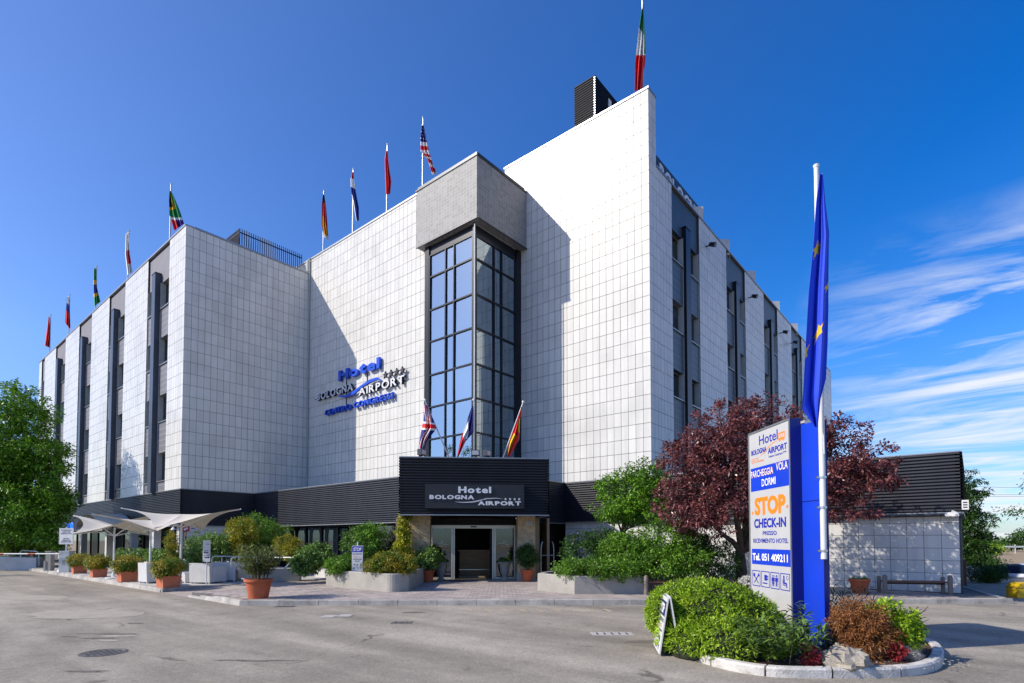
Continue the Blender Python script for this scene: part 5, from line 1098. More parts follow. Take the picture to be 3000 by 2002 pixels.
# ---- signs on posts
def sign_post(name, label, p, rz, posts_h, r=.02, group=None):
    t = thing(name, label, 'sign', p, rz, group); mb = MB(); mb.tube([(0, .03, 0), (0, .03, posts_h)], r, 8); mb.build('post', POLEW, t, True); return t
def panel(t, x0, x1, z0, z1, mt=PANELW, y=0.0, th=.02, name='panel'):
    mb = MB(); mb.box(x0, x1, y, y + th, z0, z1); return mb.build(name, mt, t)
def strip(t, x0, x1, z0, z1, mt, y=-.002, name='colour_band'):
    mb = MB(); mb.box(x0, x1, y, y + .0015, z0, z1); return mb.build(name, mt, t)
def icons(mb, kind, cx, cz, s, y, mi=0):
    def bx_(a, b2, c_, d2): mb.box(cx + a * s, cx + b2 * s, y, y + .002, cz + c_ * s, cz + d2 * s, mi)
    def disc(x, z, r, n=12): mb.add([(cx + (x + r * math.cos(6.283 * i / n)) * s, y, cz + (z + r * math.sin(6.283 * i / n)) * s) for i in range(n)], [tuple(range(n))], mi)
    def diag(x0, z0, x1, z1, w): mb.bar((cx + x0 * s, y, cz + z0 * s), (cx + x1 * s, y, cz + z1 * s), .002, w * s, mi)
    if kind == 'eat': diag(-.3, .2, .28, -.32, .07); diag(.3, .24, -.28, -.32, .07); disc(-.28, .22, .13); diag(.26, .3, .38, .16, .16)
    if kind == 'cup': bx_(-.12, .22, -.08, .3); bx_(-.34, .26, -.3, -.22); bx_(.22, .36, .18, .24); bx_(.30, .36, -.02, .24); bx_(.22, .36, -.02, .04)
    if kind == 'wc':
        for q in (-.22, .22): disc(q, .3, .075); bx_(q - .1, q + .1, -.05, .2); bx_(q - .08, q - .015, -.36, -.05); bx_(q + .015, q + .08, -.36, -.05); bx_(q - .16, q - .11, -.06, .18); bx_(q + .11, q + .16, -.06, .18)
        mb.add([(cx + (-.22 - .15) * s, y - .0005, cz - .2 * s), (cx + (-.22 + .15) * s, y - .0005, cz - .2 * s), (cx - .22 * s, y - .0005, cz + .1 * s)], [(0, 1, 2)], mi); bx_(-.015, .015, -.38, .36)
    if kind == 'wait':
        disc(-.14, .32, .085); diag(-.14, .24, -.1, -.08, .14); diag(-.12, -.08, .16, -.1, .11); diag(.16, -.06, .2, -.36, .09); diag(-.28, .12, -.2, -.2, .05); diag(-.2, -.2, .06, -.22, .05)
        n = 14
        for i in range(n):
            a0, a1 = 6.283 * i / n, 6.283 * (i + 1) / n; r0, r1 = .13, .1
            mb.add([(cx + (.26 + r * math.cos(a)) * s, y, cz + (.26 + r * math.sin(a)) * s) for r, a in ((r0, a0), (r0, a1), (r1, a1), (r1, a0))], [(0, 1, 2, 3)], mi)
def icon_frame(mb, cx, cz, s, y, mi=0, w=.05):
    k_ = .5
    for a, b2, c_, d2 in ((-k_, k_, k_ - w, k_), (-k_, k_, -k_, -k_ + w), (-k_, -k_ + w, -k_ + w, k_ - w), (k_ - w, k_, -k_ + w, k_ - w)): mb.box(cx + a * s, cx + b2 * s, y, y + .002, cz + c_ * s, cz + d2 * s, mi)
p = G(1046, 1723); rz = YAW
t = sign_post('stop_sign', 'white and blue stop sign for the lounge area on a post by the left planter', p, rz, 1.5)
panel(t, -.18, .18, .53, 1.38); strip(t, -.17, .17, 1.17, 1.36, PRINTB); word(t, 'STOP', 0, -.004, 1.21, .15, PRINTW, bold=.03, fit=.26)
word(t, 'H24 LOUNGE AREA', 0, -.003, 1.09, .06, PRINTN, fit=.30, bold=.015); word(t, 'EASY', -.05, -.003, .98, .08, ORANGE, fit=.13); word(t, 'Parking', .1, -.003, .98, .03, ORANGE)
word(t, 'HOTEL BOLOGNA', 0, -.003, .915, .055, PRINTN, fit=.28, bold=.015); word(t, 'AIRPORT', 0, -.003, .855, .05, PRINTN, fit=.16, bold=.015)
mb = MB()
for i, kd_ in enumerate(('eat', 'cup', 'wait')):
    icons(mb, kd_, -.1 + i * .1, .76, .07, -.003); icons(mb, ('wc', 'eat', 'cup')[i], -.1 + i * .1, .65, .07, -.003)
mb.build('pictograms', PRINTN, t)
panel(t, -.27, .27, .02, .46, y=-.03, name='lower_panel'); strip(t, -.26, .26, .30, .445, PRINTB, -.032); word(t, 'IMBARCO NAVETTE', 0, -.034, .335, .1, PRINTW, fit=.49, bold=.02)
word(t, 'Boarding Place', 0, -.033, .20, .085, POLE, fit=.34); word(t, 'BOLOGNA', -.05, -.033, .115, .045, PRINTN, fit=.16, bold=.02); word(t, 'AIRPORT', .13, -.033, .065, .045, PRINTN, fit=.16, bold=.02)
p = G(603, 1713); t = sign_post('arrow_sign', 'narrow white sign with two blue arrows behind the white armchairs', p, YAW, 1.5)
panel(t, -.13, .13, .80, 1.56); mb = MB()
for zz, s_ in ((1.12, -1), (.95, 1)):
    mb.box(-.07, .07, -.003, -.001, zz - .018, zz + .018); mb.add([(s_ * .11, -.003, zz), (s_ * .06, -.003, zz + .04), (s_ * .06, -.003, zz - .04)], [(0, 1, 2)])
mb.build('arrows', PRINTN, t); word(t, 'GARAGE', 0, -.003, 1.17, .05, PRINTN, fit=.13, bold=.02); word(t, 'PARKING AREA', 0, -.003, 1.0, .05, PRINTN, fit=.2, bold=.02); strip(t, -.02, .1, 1.41, 1.43, PRINTN); strip(t, -.1, .06, 1.455, 1.465, POLE)
p = G(191, 1676.5); t = sign_post('garage_sign', 'white sign with Italian and English garage notice on a post at the barrier', p, YAW - RAD(8), 2.2, .03)
panel(t, -.40, .40, 1.36, 2.15); mb = MB()
for a, b2, c_, d2 in ((-.37, .37, 2.115, 2.12), (-.37, .37, 1.39, 1.395), (-.37, -.365, 1.395, 2.115), (.365, .37, 1.395, 2.115)): mb.box(a, b2, -.003, -.001, c_, d2)
mb.build('border', PRINTN, t)
for s2, zz, f_, sh in (('INGRESSO', 2.02, .58, 0), ('GARAGE', 1.935, .46, 0), ('RISERVATO', 1.85, .60, 0), ('ENTRY', 1.605, .36, .3), ('GARAGE', 1.525, .48, .3), ('RESERVED', 1.445, .60, .3)): word(t, s2, 0, -.003, zz, .088, PRINTN, fit=f_, bold=.025, shear=sh)
word(t, '&', 0, -.003, 1.74, .07, PRINTN)
p = Vector((-32.0 + .03, 0, 0)); q = on(544, 1550, 0, -31.96)
t = thing('fire_sign', 'small red fire equipment sign on the shaded wall under the parasols', 'sign', q, RAD(90)); mb = MB(); mb.box(-.18, .18, -.012, 0, -.12, .12); mb.build('panel', PRINTR, t); mb = MB(); mb.box(-.1, .0, -.016, -.012, -.08, .02); mb.box(.0, .1, -.016, -.012, -.02, .08); mb.build('pictogram', PRINTW, t)
q = on(566, 1550, 0, -31.96); t = thing('notice_board', 'small white notice beside the red fire sign', 'sign', q, RAD(90)); mb = MB(); mb.box(-.17, .17, -.012, 0, -.14, .16); mb.build('panel', PANELW, t); word(t, 'WC', 0, -.015, -.03, .13, PRINTN, bold=.03)
# ---- wing entrance: board with script, blue neon, arched awning
q = on(262, 1540, 1, 10.6); t = thing('lounge_board', 'pale board with script lettering under the band of the wing', 'sign', Vector((q.x, 10.9, q.z)))
mb = MB(); mb.box(-2.3, 2.0, -.04, .04, -.36, .38); mb.build('board', PANELG, t); word(t, 'Ristorante', -.9, -.045, -.12, .42, POLE, shear=.3)
t = thing('neon_sign', 'blue glowing neon rings at the wing entrance', 'neon sign', on(205, 1543, 1, 10.7)); NEON = glow_mat('blue_neon', (.01, .12, .9), 1.6)
mb = MB()
def ring(cx, cz, r): mb.tube([(cx + r * math.cos(6.283 * i / 20), 0, cz + r * math.sin(6.283 * i / 20)) for i in range(21)], .022, 6)
ring(.55, 0, .30); ring(.62, .04, .2); ring(-.75, .05, .16); mb.tube([(-.4, 0, -.2), (-.3, 0, .2)], .02, 6); mb.tube([(.05, 0, -.2), (.12, 0, .22)], .02, 6); mb.tube([(-.4, 0, -.18), (.1, 0, -.18)], .02, 6); mb.build('tubes', NEON, t)
q = on(270, 1527, 1, 9.6); t = thing('arched_awning', 'small arched cream awning over the wing entrance', 'awning', Vector((q.x, 10.2, q.z - .45))); mb = MB(); n = 14; vs = []
for i in range(n + 1):
    a = math.pi * i / n; x_, z_ = -2.3 * math.cos(a), .75 * math.sin(a) + .1
    vs += [(x_, -.9, z_), (x_, .8, z_ + .1), (x_ * .985, -.9, z_ - .03), (x_ * .985, .8, z_ + .07)]
mb.add(vs, [(4 * i, 4 * i + 4, 4 * i + 5, 4 * i + 1) for i in range(n)] + [(4 * i + 2, 4 * i + 3, 4 * i + 7, 4 * i + 6) for i in range(n)] + [(4 * i, 4 * i + 2, 4 * i + 6, 4 * i + 4) for i in range(n)]); mb.build('cloth', FABRIC, t, True)
mb = MB(); mb.tube([(-2.25, -.88, .08), (-2.25, .8, .1)], .025, 6); mb.tube([(2.25, -.88, .08), (2.25, .8, .1)], .025, 6); mb.build('frame', POLEW, t)
# ---- lamps on the columns
for i, (px, lb) in enumerate(((368, 'globe lamp on a curved bracket at the left pale column'), (433, 'globe lamp on a curved bracket at the middle pale column'), (508, 'globe lamp on a curved bracket at the right pale column'))):
    q = on(px, 1556, 1, 10.9); t = thing('wall_lamp', lb, 'lamp', q, 0, 'globe lamps on the columns'); mb = MB()
    mb.tube([(.32, .45, .22), (.32, .2, .30), (.2, 0, .38), (.05, 0, .36), (0, 0, .2)], .018, 6); mb.build('bracket', POLEW, t, True)
    mb = MB(); mb.lathe([(0, .2), (.04, .2), (.15, .06), (.13, .055), (0, .12)], 18); mb.build('shade', POLEW, t, True)
    mb = MB(); mb.lathe([(0, -.14), (.07, -.12), (.115, -.05), (.115, .02), (.08, .07), (0, .09)], 18); mb.build('globe', GLASS_W, t, True)
# ---- parasols: hypar sails, two corners up, two down
def parasol(label, p, rz, S, zc, hi, lo):
    t = thing('sail_parasol', label, 'parasol', p, rz, 'cream sail parasols on the terrace'); mb = MB()
    mb.lathe([(0, 0), (.28, 0), (.28, .05), (.06, .07), (.06, .2), (0, .2)], 20); mb.build('base', POLEW, t, True)
    mb = MB(); mb.tube([(0, 0, .05), (0, 0, zc - .1)], .035, 12); mb.build('pole', POLEW, t, True)
    cz = (hi, lo, hi, lo); cor = [Vector((S * math.cos(RAD(45 + 90 * i)), S * math.sin(RAD(45 + 90 * i)), cz[i])) for i in range(4)]; n = 14; mb = MB()
    peak = Vector((0, 0, zc))
    for k_ in range(4):
        a, b2 = cor[k_], cor[(k_ + 1) % 4]; vs = []
        for i in range(n + 1):
            for j in range(n + 1):
                u, v = i / n, j / n; e = a.lerp(b2, v); m_ = (a + b2) / 2; e = e.lerp(Vector((0, 0, e.z)), .24 * 4 * v * (1 - v))
                q = peak.lerp(e, u); q.z = zc + (e.z - zc) * u ** 1.15 - .10 * math.sin(math.pi * u) * .6; vs.append(tuple(q))
        mb.add(vs, [(i * (n + 1) + j, (i + 1) * (n + 1) + j, (i + 1) * (n + 1) + j + 1, i * (n + 1) + j + 1) for i in range(n) for j in range(n)])
    mb.build('sail', FABRIC, t, True)
    for c_ in cor:
        mb = MB(); mb.tube([(0, 0, zc - .45), c_ * .45 + Vector((0, 0, (zc - .2) * .55)), c_ + Vector((0, 0, -.02))], .022, 6); mb.build('rib', POLEW, t, True)
q = D(531, 1583, 18.9); parasol('nearest sail parasol, its raised corner pointing at the entrance', (q.x, q.y, Z1), RAD(4), 1.9, 2.45, 2.66, 1.95)
q = D(441, 1583, 20.4); parasol('middle sail parasol with a steel pole between white armchairs', (q.x, q.y, Z1), RAD(35), 1.75, 2.30, 2.5, 1.9)
q = D(335, 1583, 22.6); parasol('leftmost sail parasol with a long raised arm towards the barrier', (q.x, q.y, Z1), RAD(-12), 1.9, 2.18, 2.6, 1.8)
# ---- white wicker armchairs and table
def armchair(label, px, py, rz, w=.78):
    t = thing('wicker_armchair', label, 'armchair', G(px, py), rz, 'white wicker armchairs on the terrace'); h = w / 2
    mb = MB(); mb.box(-h + .14, h - .14, -h + .02, h - .12, .06, .38); mb.build('seat_base', WICKER, t)
    for s_ in (-1, 1): mb = MB(); mb.box(min(s_ * h, s_ * (h - .135)), max(s_ * h, s_ * (h - .135)), -h, h - .13, .06, .60); mb.build('armrest', WICKER, t)
    mb = MB(); mb.add([(-h, h - .125, .06), (h, h - .125, .06), (h, h, .06), (-h, h, .06), (-h, h - .10, .74), (h, h - .10, .74), (h, h + .03, .74), (-h, h + .03, .74)], [(0, 3, 2, 1), (4, 5, 6, 7), (0, 1, 5, 4), (1, 2, 6, 5), (2, 3, 7, 6), (3, 0, 4, 7)]); mb.build('backrest', WICKER, t)
    mb = MB(); mb.box(-h + .15, h - .15, -h + .01, h - .14, .385, .47); mb.build('cushion', CUSH, t)
    for x_ in (-h + .05, h - .05):
        for y_ in (-h + .05, h - .05): mb = MB(); mb.box(x_ - .03, x_ + .03, y_ - .03, y_ + .03, 0, .06); mb.build('leg', WICKER, t)
armchair('white wicker armchair with its back to the pavement, nearest one', 610, 1709, YAW + RAD(168), .84)
armchair('white wicker armchair at the right end of the seating group', 664, 1703, YAW + RAD(192), .84)
armchair('white wicker armchair behind the low stool', 541, 1690, RAD(20))
armchair('white wicker armchair half hidden by the box planter nearest the road', 449, 1708, RAD(185), .7)
armchair('white wicker armchair left of the middle parasol pole', 425, 1697, RAD(150), .7)
t = thing('wicker_stool', 'low white wicker stool between the armchairs', 'stool', G(551, 1707), RAD(10)); mb = MB(); mb.box(-.26, .26, -.26, .26, .06, .38); mb.build('seat', WICKER, t)
for x_ in (-.22, .22):
    for y_ in (-.22, .22): mb = MB(); mb.box(x_ - .03, x_ + .03, y_ - .03, y_ + .03, 0, .06); mb.build('leg', WICKER, t)
t = thing('terrace_table', 'dark slim table on the terrace behind the box planters', 'table', on(330, 1650, 2, Z1) if False else Vector((-31.6, 8.9, Z1)))
mb = MB(); mb.box(-1.3, 1.3, -.4, .4, .98, 1.03); mb.build('top', CUSH, t)
for x_ in (-1.2, 1.2):
    for y_ in (-.34, .34): mb = MB(); mb.box(x_ - .03, x_ + .03, y_ - .03, y_ + .03, 0, .98); mb.build('leg', MULL, t)
t = thing('handrail', 'pale tubular handrail along the ramp behind the armchairs', 'handrail', G(650, 1702)); b0 = G(650, 1702)
mb = MB()
for pts_ in ([D(620, 1668, 21.4), D(621, 1637, 21.4), D(628, 1630, 21.4), D(752, 1633, 21.8)], [D(677, 1662, 20.6), D(678, 1638, 20.6), D(686, 1632, 20.6), D(712, 1633, 20.7)], [D(832, 1668, 20.2), D(850, 1650, 20.4), D(868, 1634, 20.6), D(790, 1634, 20.8)]): mb = MB(); mb.tube([q - b0 for q in pts_], .028, 8); mb.build('rail', POLE, t, True)
for px in (650, 700, 752): q = D(px, 1632, 21.6) - b0; mb = MB(); mb.tube([(q.x, q.y, 0), q], .022, 8); mb.build('post', POLE, t, True)
# ---- barrier at the garage entry
q = G(195, 1677); t = thing('barrier', 'red and white car park barrier arm with grey housing', 'barrier', q, YAW + RAD(4))
mb = MB(); mb.box(-.23, .23, -.2, .2, 0, 1.0); mb.box(-.25, .25, -.22, .22, 1.0, 1.04); mb.build('housing', POLE, t); mb = MB(); mb.box(-.08, .05, -.206, -.2, .35, .6); mb.build('door_plate', CAP, t)
for i in range(8): mb = MB(); mb.tube([(-.15 - i * .36, -.28, .90), (-.15 - (i + 1) * .36, -.28, .90)], .036, 8); mb.build('arm_section', REDM if i in (3, 7) else POLEW, t)
mb = MB(); mb.tube([(-3.03, -.28, .9), (-3.12, -.28, .9)], .05, 8); mb.build('arm_tip', REDM, t)
q = G(146, 1672); t = thing('gate_pillar', 'grey stone pillar behind the barrier arm', 'pillar', q, YAW); mb = MB(); mb.box(-.13, .13, -.13, .13, 0, .95); mb.box(-.15, .15, -.15, .15, .95, 1.0); mb.build('shaft', CONC, t); mb = MB(); mb.box(-.2, -.1, -.16, -.1, 0, .5); mb.build('fin', CONC, t)
q = G(176, 1675); t = thing('bollard', 'small white bollard at the foot of the barrier housing', 'bollard', q); mb = MB(); mb.lathe([(0, 0), (.13, 0), (.12, .03), (.07, .08), (.055, .34), (.03, .40), (0, .41)], 16); mb.build('body', POLEW, t, True)
a, b2 = G(-140, 1674, 0), G(105, 1671, 0); d_ = (b2 - a).normalized(); n_ = Vector((-d_.y, d_.x, 0))
t = thing('ramp_wall', 'low pale concrete wall beside the garage ramp at the left edge', 'wall', a); mb = MB(); L_ = (b2 - a).length
mb.add([Vector(), d_ * L_, d_ * L_ + n_ * 2.0, n_ * 2.0] + [v_ + Vector((0, 0, h_)) for v_, h_ in ((Vector(), .85), (d_ * L_, .70), (d_ * L_ + n_ * 2.0, .70), (n_ * 2.0, .85))], [(0, 3, 2, 1), (4, 5, 6, 7), (0, 1, 5, 4), (1, 2, 6, 5), (2, 3, 7, 6), (3, 0, 4, 7)]); mb.build('block', CONCW, t)
t = thing('bike_rack', 'pale tube rack behind the garage ramp wall', 'rack', D(85, 1655, 32)); b0 = D(85, 1655, 32); mb = MB()
for dp in (31.5, 32.4): mb = MB(); mb.tube([q - b0 for q in (D(62, 1655, dp), D(60, 1617, dp), D(66, 1613, dp), D(108, 1616, dp), D(114, 1622, dp), D(114, 1658, dp))], .035, 8); mb.build('hoop', POLEW, t, True)
shrub('shrub', 'bright green bush behind the garage ramp wall, left one', 'shrub', G(50, 1660, 0), [(48, 1612, 33.2, .75, .45)], L_LIME, 90, 26, .18, .12, .05, 95)
shrub('shrub', 'bright green bush behind the garage ramp wall, right one', 'shrub', G(112, 1660, 0), [(112, 1603, 33.4, .8, .5), (135, 1612, 33.2, .5, .3)], L_LIME, 110, 26, .18, .12, .05, 96)
shrub('hedge', 'dark hedge closing the view under the left tree', 'hedge', D(20, 1640, 41) * 1.0, [(-60, 1560, 41, 3.0, 1.8), (40, 1560, 41, 3.0, 1.8), (100, 1550, 40, 1.6, 1.8)], L_DARK, 420, 30, .4, .2, .09, 97, zmin=-.5)

# ================================================================== BENCHES
def bench(label, a, b2, handles=()):
    a, b2 = Vector(a), Vector(b2); d_ = (b2 - a); L_ = d_.length; rz = math.atan2(d_.y, d_.x); t = thing('bench', label, 'bench', a, rz, 'brown benches with rounded posts')
    for x_ in (0, L_):
        mb = MB(); mb.tube([(x_, 0, 0), (x_, 0, .50), (x_, 0, .545), (x_, 0, .56)], [.062, .062, .045, .01], 14); mb.build('post', mat_post, t, True)
        mb = MB(); mb.tube([(x_, .36, 0), (x_, .36, .46), (x_, .36, .50)], [.055, .055, .02], 12); mb.build('post', mat_post, t, True)
    for i in range(3): mb = MB(); mb.box(.06, L_ - .06, .0 + i * .125, .11 + i * .125, .33, .375); mb.build('plank', WOODB, t)
    mb = MB(); mb.bar((.05, .18, .30), (L_ - .05, .18, .30), .05); mb.build('rail', MULL, t)
mat_post = mat('brown_post', (.20, .16, .135), .6, var=.15, scale=4)
bench('brown bench at the left end of the hedge beside the right planter', G(1893, 1743), G(2052, 1741))
bench('brown bench behind the lime hedge, right one', G(2142, 1738), G(2330, 1738))
bench('brown bench against the annex wall', G(2593, 1740), G(2785, 1743))
shrub('flowers', 'small white flowers growing behind the lime hedge', 'flowers', G(2190, 1735), [(2190, 1700, 15.6, .25, .12)], L_WHITE, 30, 12, .06, .05, .04, 101, stem=False)
# ================================================================== ISLAND WITH THE TOTEM SIGN
ctrl = [(-3.55, 8.15), (-2.76, 7.50), (-2.03, 7.36), (-1.36, 7.78), (-.72, 8.40), (-.42, 9.05), (-.35, 9.95), (-.5, 11.0), (-1.1, 12.0), (-2.3, 12.3), (-3.6, 11.4), (-4.35, 10.0), (-4.2, 8.9)]
def catmull(P, n=6):
    out = []; k_ = len(P)
    for i in range(k_):
        p0, p1, p2, p3 = [Vector((*P[(i + q) % k_], 0)) for q in (-1, 0, 1, 2)]
        for j in range(n):
            t = j / n; out.append(.5 * ((2 * p1) + (p2 - p0) * t + (2 * p0 - 5 * p1 + 4 * p2 - p3) * t * t + (3 * p1 - p0 - 3 * p2 + p3) * t ** 3))
    return out
ISL = catmull(ctrl); cI = sum(ISL, Vector()) / len(ISL)
isl = MB(); isl.add([(p.x, p.y, .09) for p in [q + (cI - q).normalized() * .1 for q in ISL]], [tuple(range(len(ISL)))]); island = isl.build('planting_bed', SOIL); tag(island, kind='structure')
KW = mat('white_kerb', (.58, .555, .51), .85, var=.2, scale=4, bump=.5, bscale=40, island=.06, dirt=(.12, .11, .09), dirt_amt=.85, dirt_scale=5)
for i in range(0, len(ISL), 6):
    seg = [ISL[(i + j) % len(ISL)] for j in range(7)]; mb = MB(); vs = []; gap = .012
    seg[0] = seg[0].lerp(seg[1], gap / (seg[1] - seg[0]).length); seg[6] = seg[6].lerp(seg[5], gap / (seg[6] - seg[5]).length)
    prof = [(0, -.02), (.0, .10), (.02, .125), (.13, .125), (.145, .11), (.145, -.02)]
    for p in seg:
        n_ = (cI - p).normalized(); vs += [tuple(p + n_ * a + Vector((0, 0, z))) for a, z in prof]
    k_ = len(prof); mb.add(vs, [(j * k_ + q, j * k_ + (q + 1) % k_, (j + 1) * k_ + (q + 1) % k_, (j + 1) * k_ + q) for j in range(6) for q in range(k_)] + [tuple(range(k_)), tuple(6 * k_ + q for q in range(k_ - 1, -1, -1))]); mb.build('kerb_stone', KW, island)
# ---- totem
Pn, Pf = D(2317, 1583, 8.8), D(2198, 1583, 10.14); Pn.z = Pf.z = 0; e = Pn - Pf; TWD = e.length; rz = math.atan2(e.y, e.x)
t = thing('totem_sign', 'tall blue and grey totem sign with parking and check-in directions', 'sign', (Pf.x, Pf.y, .08), rz); TZ = 3.55
mb = MB(); mb.box(.02, TWD, 0.0, .17, .05, TZ); mb.build('panel', PANELG, t)
mb = MB(); mb.box(TWD + .001, TWD + .03, -.012, .175, .03, TZ + .02); mb.box(-.01, .02, -.012, .175, .03, TZ + .02); mb.box(.02, TWD, -.012, .175, TZ, TZ + .03); mb.build('panel_frame', CAP, t)
mb = MB(); mb.box(TWD + .031, TWD + .036, .0, .175, .03, TZ + .02); mb.build('shaded_panel_end', NAVY, t)  # navy paints the weak light on the panel's near end
mb = MB(); mb.box(.02, TWD, .26, .43, .05, TZ); mb.build('back_panel', PANELG, t)
mb = MB(); x0, x1 = -.05, TWD + .56
mb.add([(x0, .178, 0), (x1, .178, 0), (x1, .262, 0), (x0, .262, 0), (x0, .178, TZ + .02), (x1, .178, TZ - .12), (x1, .262, TZ - .12), (x0, .262, TZ + .02)], [(0, 3, 2, 1), (4, 5, 6, 7), (0, 1, 5, 4), (1, 2, 6, 5), (2, 3, 7, 6), (3, 0, 4, 7)]); mb.build('column', BLUE, t)
mb = MB(); mb.box(TWD + .04, x1, .1765, .1785, 2.22, 2.235); mb.build('column_joint', NAVY, t)
mb = MB(); mb.box(x1, x1 + .004, .18, .26, .02, TZ - .13); mb.build('shaded_column_end', NAVY, t)  # thin navy sheet, painted shade on the blue column's near end
cxm = TWD / 2 + .02; Y_ = -.003
zz = lambda z_: z_ - .08
strip(t, .06, TWD - .01, zz(2.58), zz(3.00), BLUE); strip(t, .06, TWD - .01, zz(1.27), zz(1.545), BLUE)
word(t, 'Hotel', cxm, Y_, zz(3.385), .24, PRINTB, fit=.62, bold=.008)
word(t, 'BOLOGNA', .36, Y_, zz(3.24), .125, PRINTB, fit=.54, bold=.03); word(t, 'AIRPORT', .98, Y_, zz(3.185), .135, PRINTB, fit=.60, bold=.03)
word(t, 'EASY', .22, Y_, zz(3.09), .13, ORANGE, fit=.24); word(t, 'Parking', .44, Y_, zz(3.09), .05, ORANGE, fit=.2, bold=.02); word(t, 'Centro Congressi ****', .98, Y_, zz(3.115), .05, PRINTB, fit=.56, bold=.02)
mb = MB(); ribbon(mb, [(.42, zz(3.20)), (.55, zz(3.22)), (.70, zz(3.30)), (.85, zz(3.35)), (1.0, zz(3.36))], Y_, [.004, .012, .014, .012, .004], .002); mb.build('swoosh', ORANGE, t)
mb = MB(); bx0, bz0 = 1.02, zz(3.36)
for a, b2, c_, d2 in ((0, .2, 0, .03), (0, .2, .10, .12), (0, .015, .03, .10), (.06, .072, .03, .10), (.115, .127, .03, .10), (.185, .2, .03, .10), (.03, .07, -.025, 0), (.13, .17, -.025, 0)): mb.box(bx0 + a, bx0 + b2, Y_, Y_ + .002, bz0 + c_, bz0 + d2)
mb.build('bus_pictogram', ORANGE, t)
word(t, 'PARCHEGGIA', .46, -.006, zz(2.83), .17, ORANGE, fit=.78, bold=.020); word(t, 'PARCHEGGIA', .46, -.0075, zz(2.83), .17, PRINTW, fit=.765, bold=.002); word(t, 'VOLA', 1.12, -.006, zz(2.86), .18, ORANGE, fit=.36, bold=.020); word(t, 'VOLA', 1.12, -.0075, zz(2.86), .18, PRINTW, fit=.35, bold=.002)
word(t, 'DORMI', cxm, -.006, zz(2.645), .18, PRINTW, fit=.46, bold=.012)
word(t, 'STOP', cxm, Y_, zz(2.165), .40, ORANGE, fit=1.02, bold=.05); strip(t, .08, .13, zz(2.165), zz(2.215), ORANGE, Y_); strip(t, TWD - .11, TWD - .06, zz(2.22), zz(2.27), ORANGE, Y_)
word(t, 'CHECK-IN', cxm, Y_, zz(1.925), .215, PRINTB, fit=1.05, bold=.035); word(t, 'PRESSO', cxm, Y_, zz(1.79), .095, PRINTB, fit=.46, bold=.02); word(t, 'RICEVIMENTO HOTEL', cxm, Y_, zz(1.655), .105, PRINTB, fit=1.15, bold=.02)
word(t, 'Tel. 051 409211', cxm, -.006, zz(1.345), .17, PRINTW, fit=1.16, bold=.03)
for i, kd_ in enumerate(('eat', 'cup', 'wc', 'wait')):
    mb = MB(); cx_ = .21 + i * .315; icon_frame(mb, cx_, zz(1.02), .28, Y_); icons(mb, kd_, cx_, zz(1.02), .26, Y_); mb.build('pictogram', PRINTB, t)
# ---- EU flag and its pole
PD = 8.2; pp = D(2413, 1583, PD); t = thing('flagpole', 'white flagpole clamped to the totem with a limp blue flag with yellow stars', 'flag', (pp.x, pp.y, 1.42)); base = Vector((pp.x, pp.y, 1.42)); ztop = D(2406, 492, PD).z
mb = MB(); mb.tube([(0, 0, 0), (0, 0, 2.9), (0, 0, ztop - 1.42)], [.042, .042, .034], 14); mb.build('pole', POLEW, t, True)
mb = MB(); mb.lathe([(0, ztop - 1.44), (.04, ztop - 1.42), (.045, ztop - 1.38), (0, ztop - 1.35)], 14); mb.build('finial', POLEW, t, True)
for py in (1399, 1487, 1614):
    z_ = D(2406, py, PD).z - 1.42; mb = MB(); mb.lathe([(.045, z_ - .015), (.052, z_ - .015), (.052, z_ + .015), (.045, z_ + .015)], 14); mb.bar((0, 0, z_), tuple(-_R * .09 + Vector((0, 0, z_))), .03); mb.build('clamp', CHROME, t)
mb = MB(); mb.tube([D(2409, 510, PD - .06) - base, D(2414, 800, PD - .07) - base, D(2411, 1250, PD - .07) - base, D(2415, 1330, PD - .07) - base], .008, 5); mb.build('halyard', POLEW, t)
STARS = [(.26, .27, .26, .027), (1.0, .42, .24, .018), (.58, .535, .24, .027), (.0, .535, .18, .025)]
def euf(s, t_):
    for cx_, cy_, rx, ry in STARS:
        u, v = (s - cx_) / rx, (t_ - cy_) / ry; r = math.hypot(u, v)
        if r < 1:
            a = (math.degrees(math.atan2(-v, u)) - 90) % 72; a = min(a, 72 - a)
            k_ = .42; lim = k_ * math.sin(RAD(36)) / (math.sin(RAD(a)) * (1 - k_ * math.cos(RAD(36))) + k_ * math.sin(RAD(36)) * math.cos(RAD(a)))
            if r < lim: return 'yellow'
    return 'eu'
link('flag', flag_mesh(base, [(2402, 510), (2391, 590), (2382, 720), (2369, 860), (2361, 1000), (2354, 1130), (2350, 1200), (2375, 1235), (2388, 1252)], [(2411, 510), (2418, 590), (2429, 680), (2427, 800), (2427, 900), (2425, 1000), (2420, 1110), (2404, 1170), (2396, 1252)], PD - .17, euf, ['eu', 'yellow'], 90, 230, .06, 1.6, 33), t)
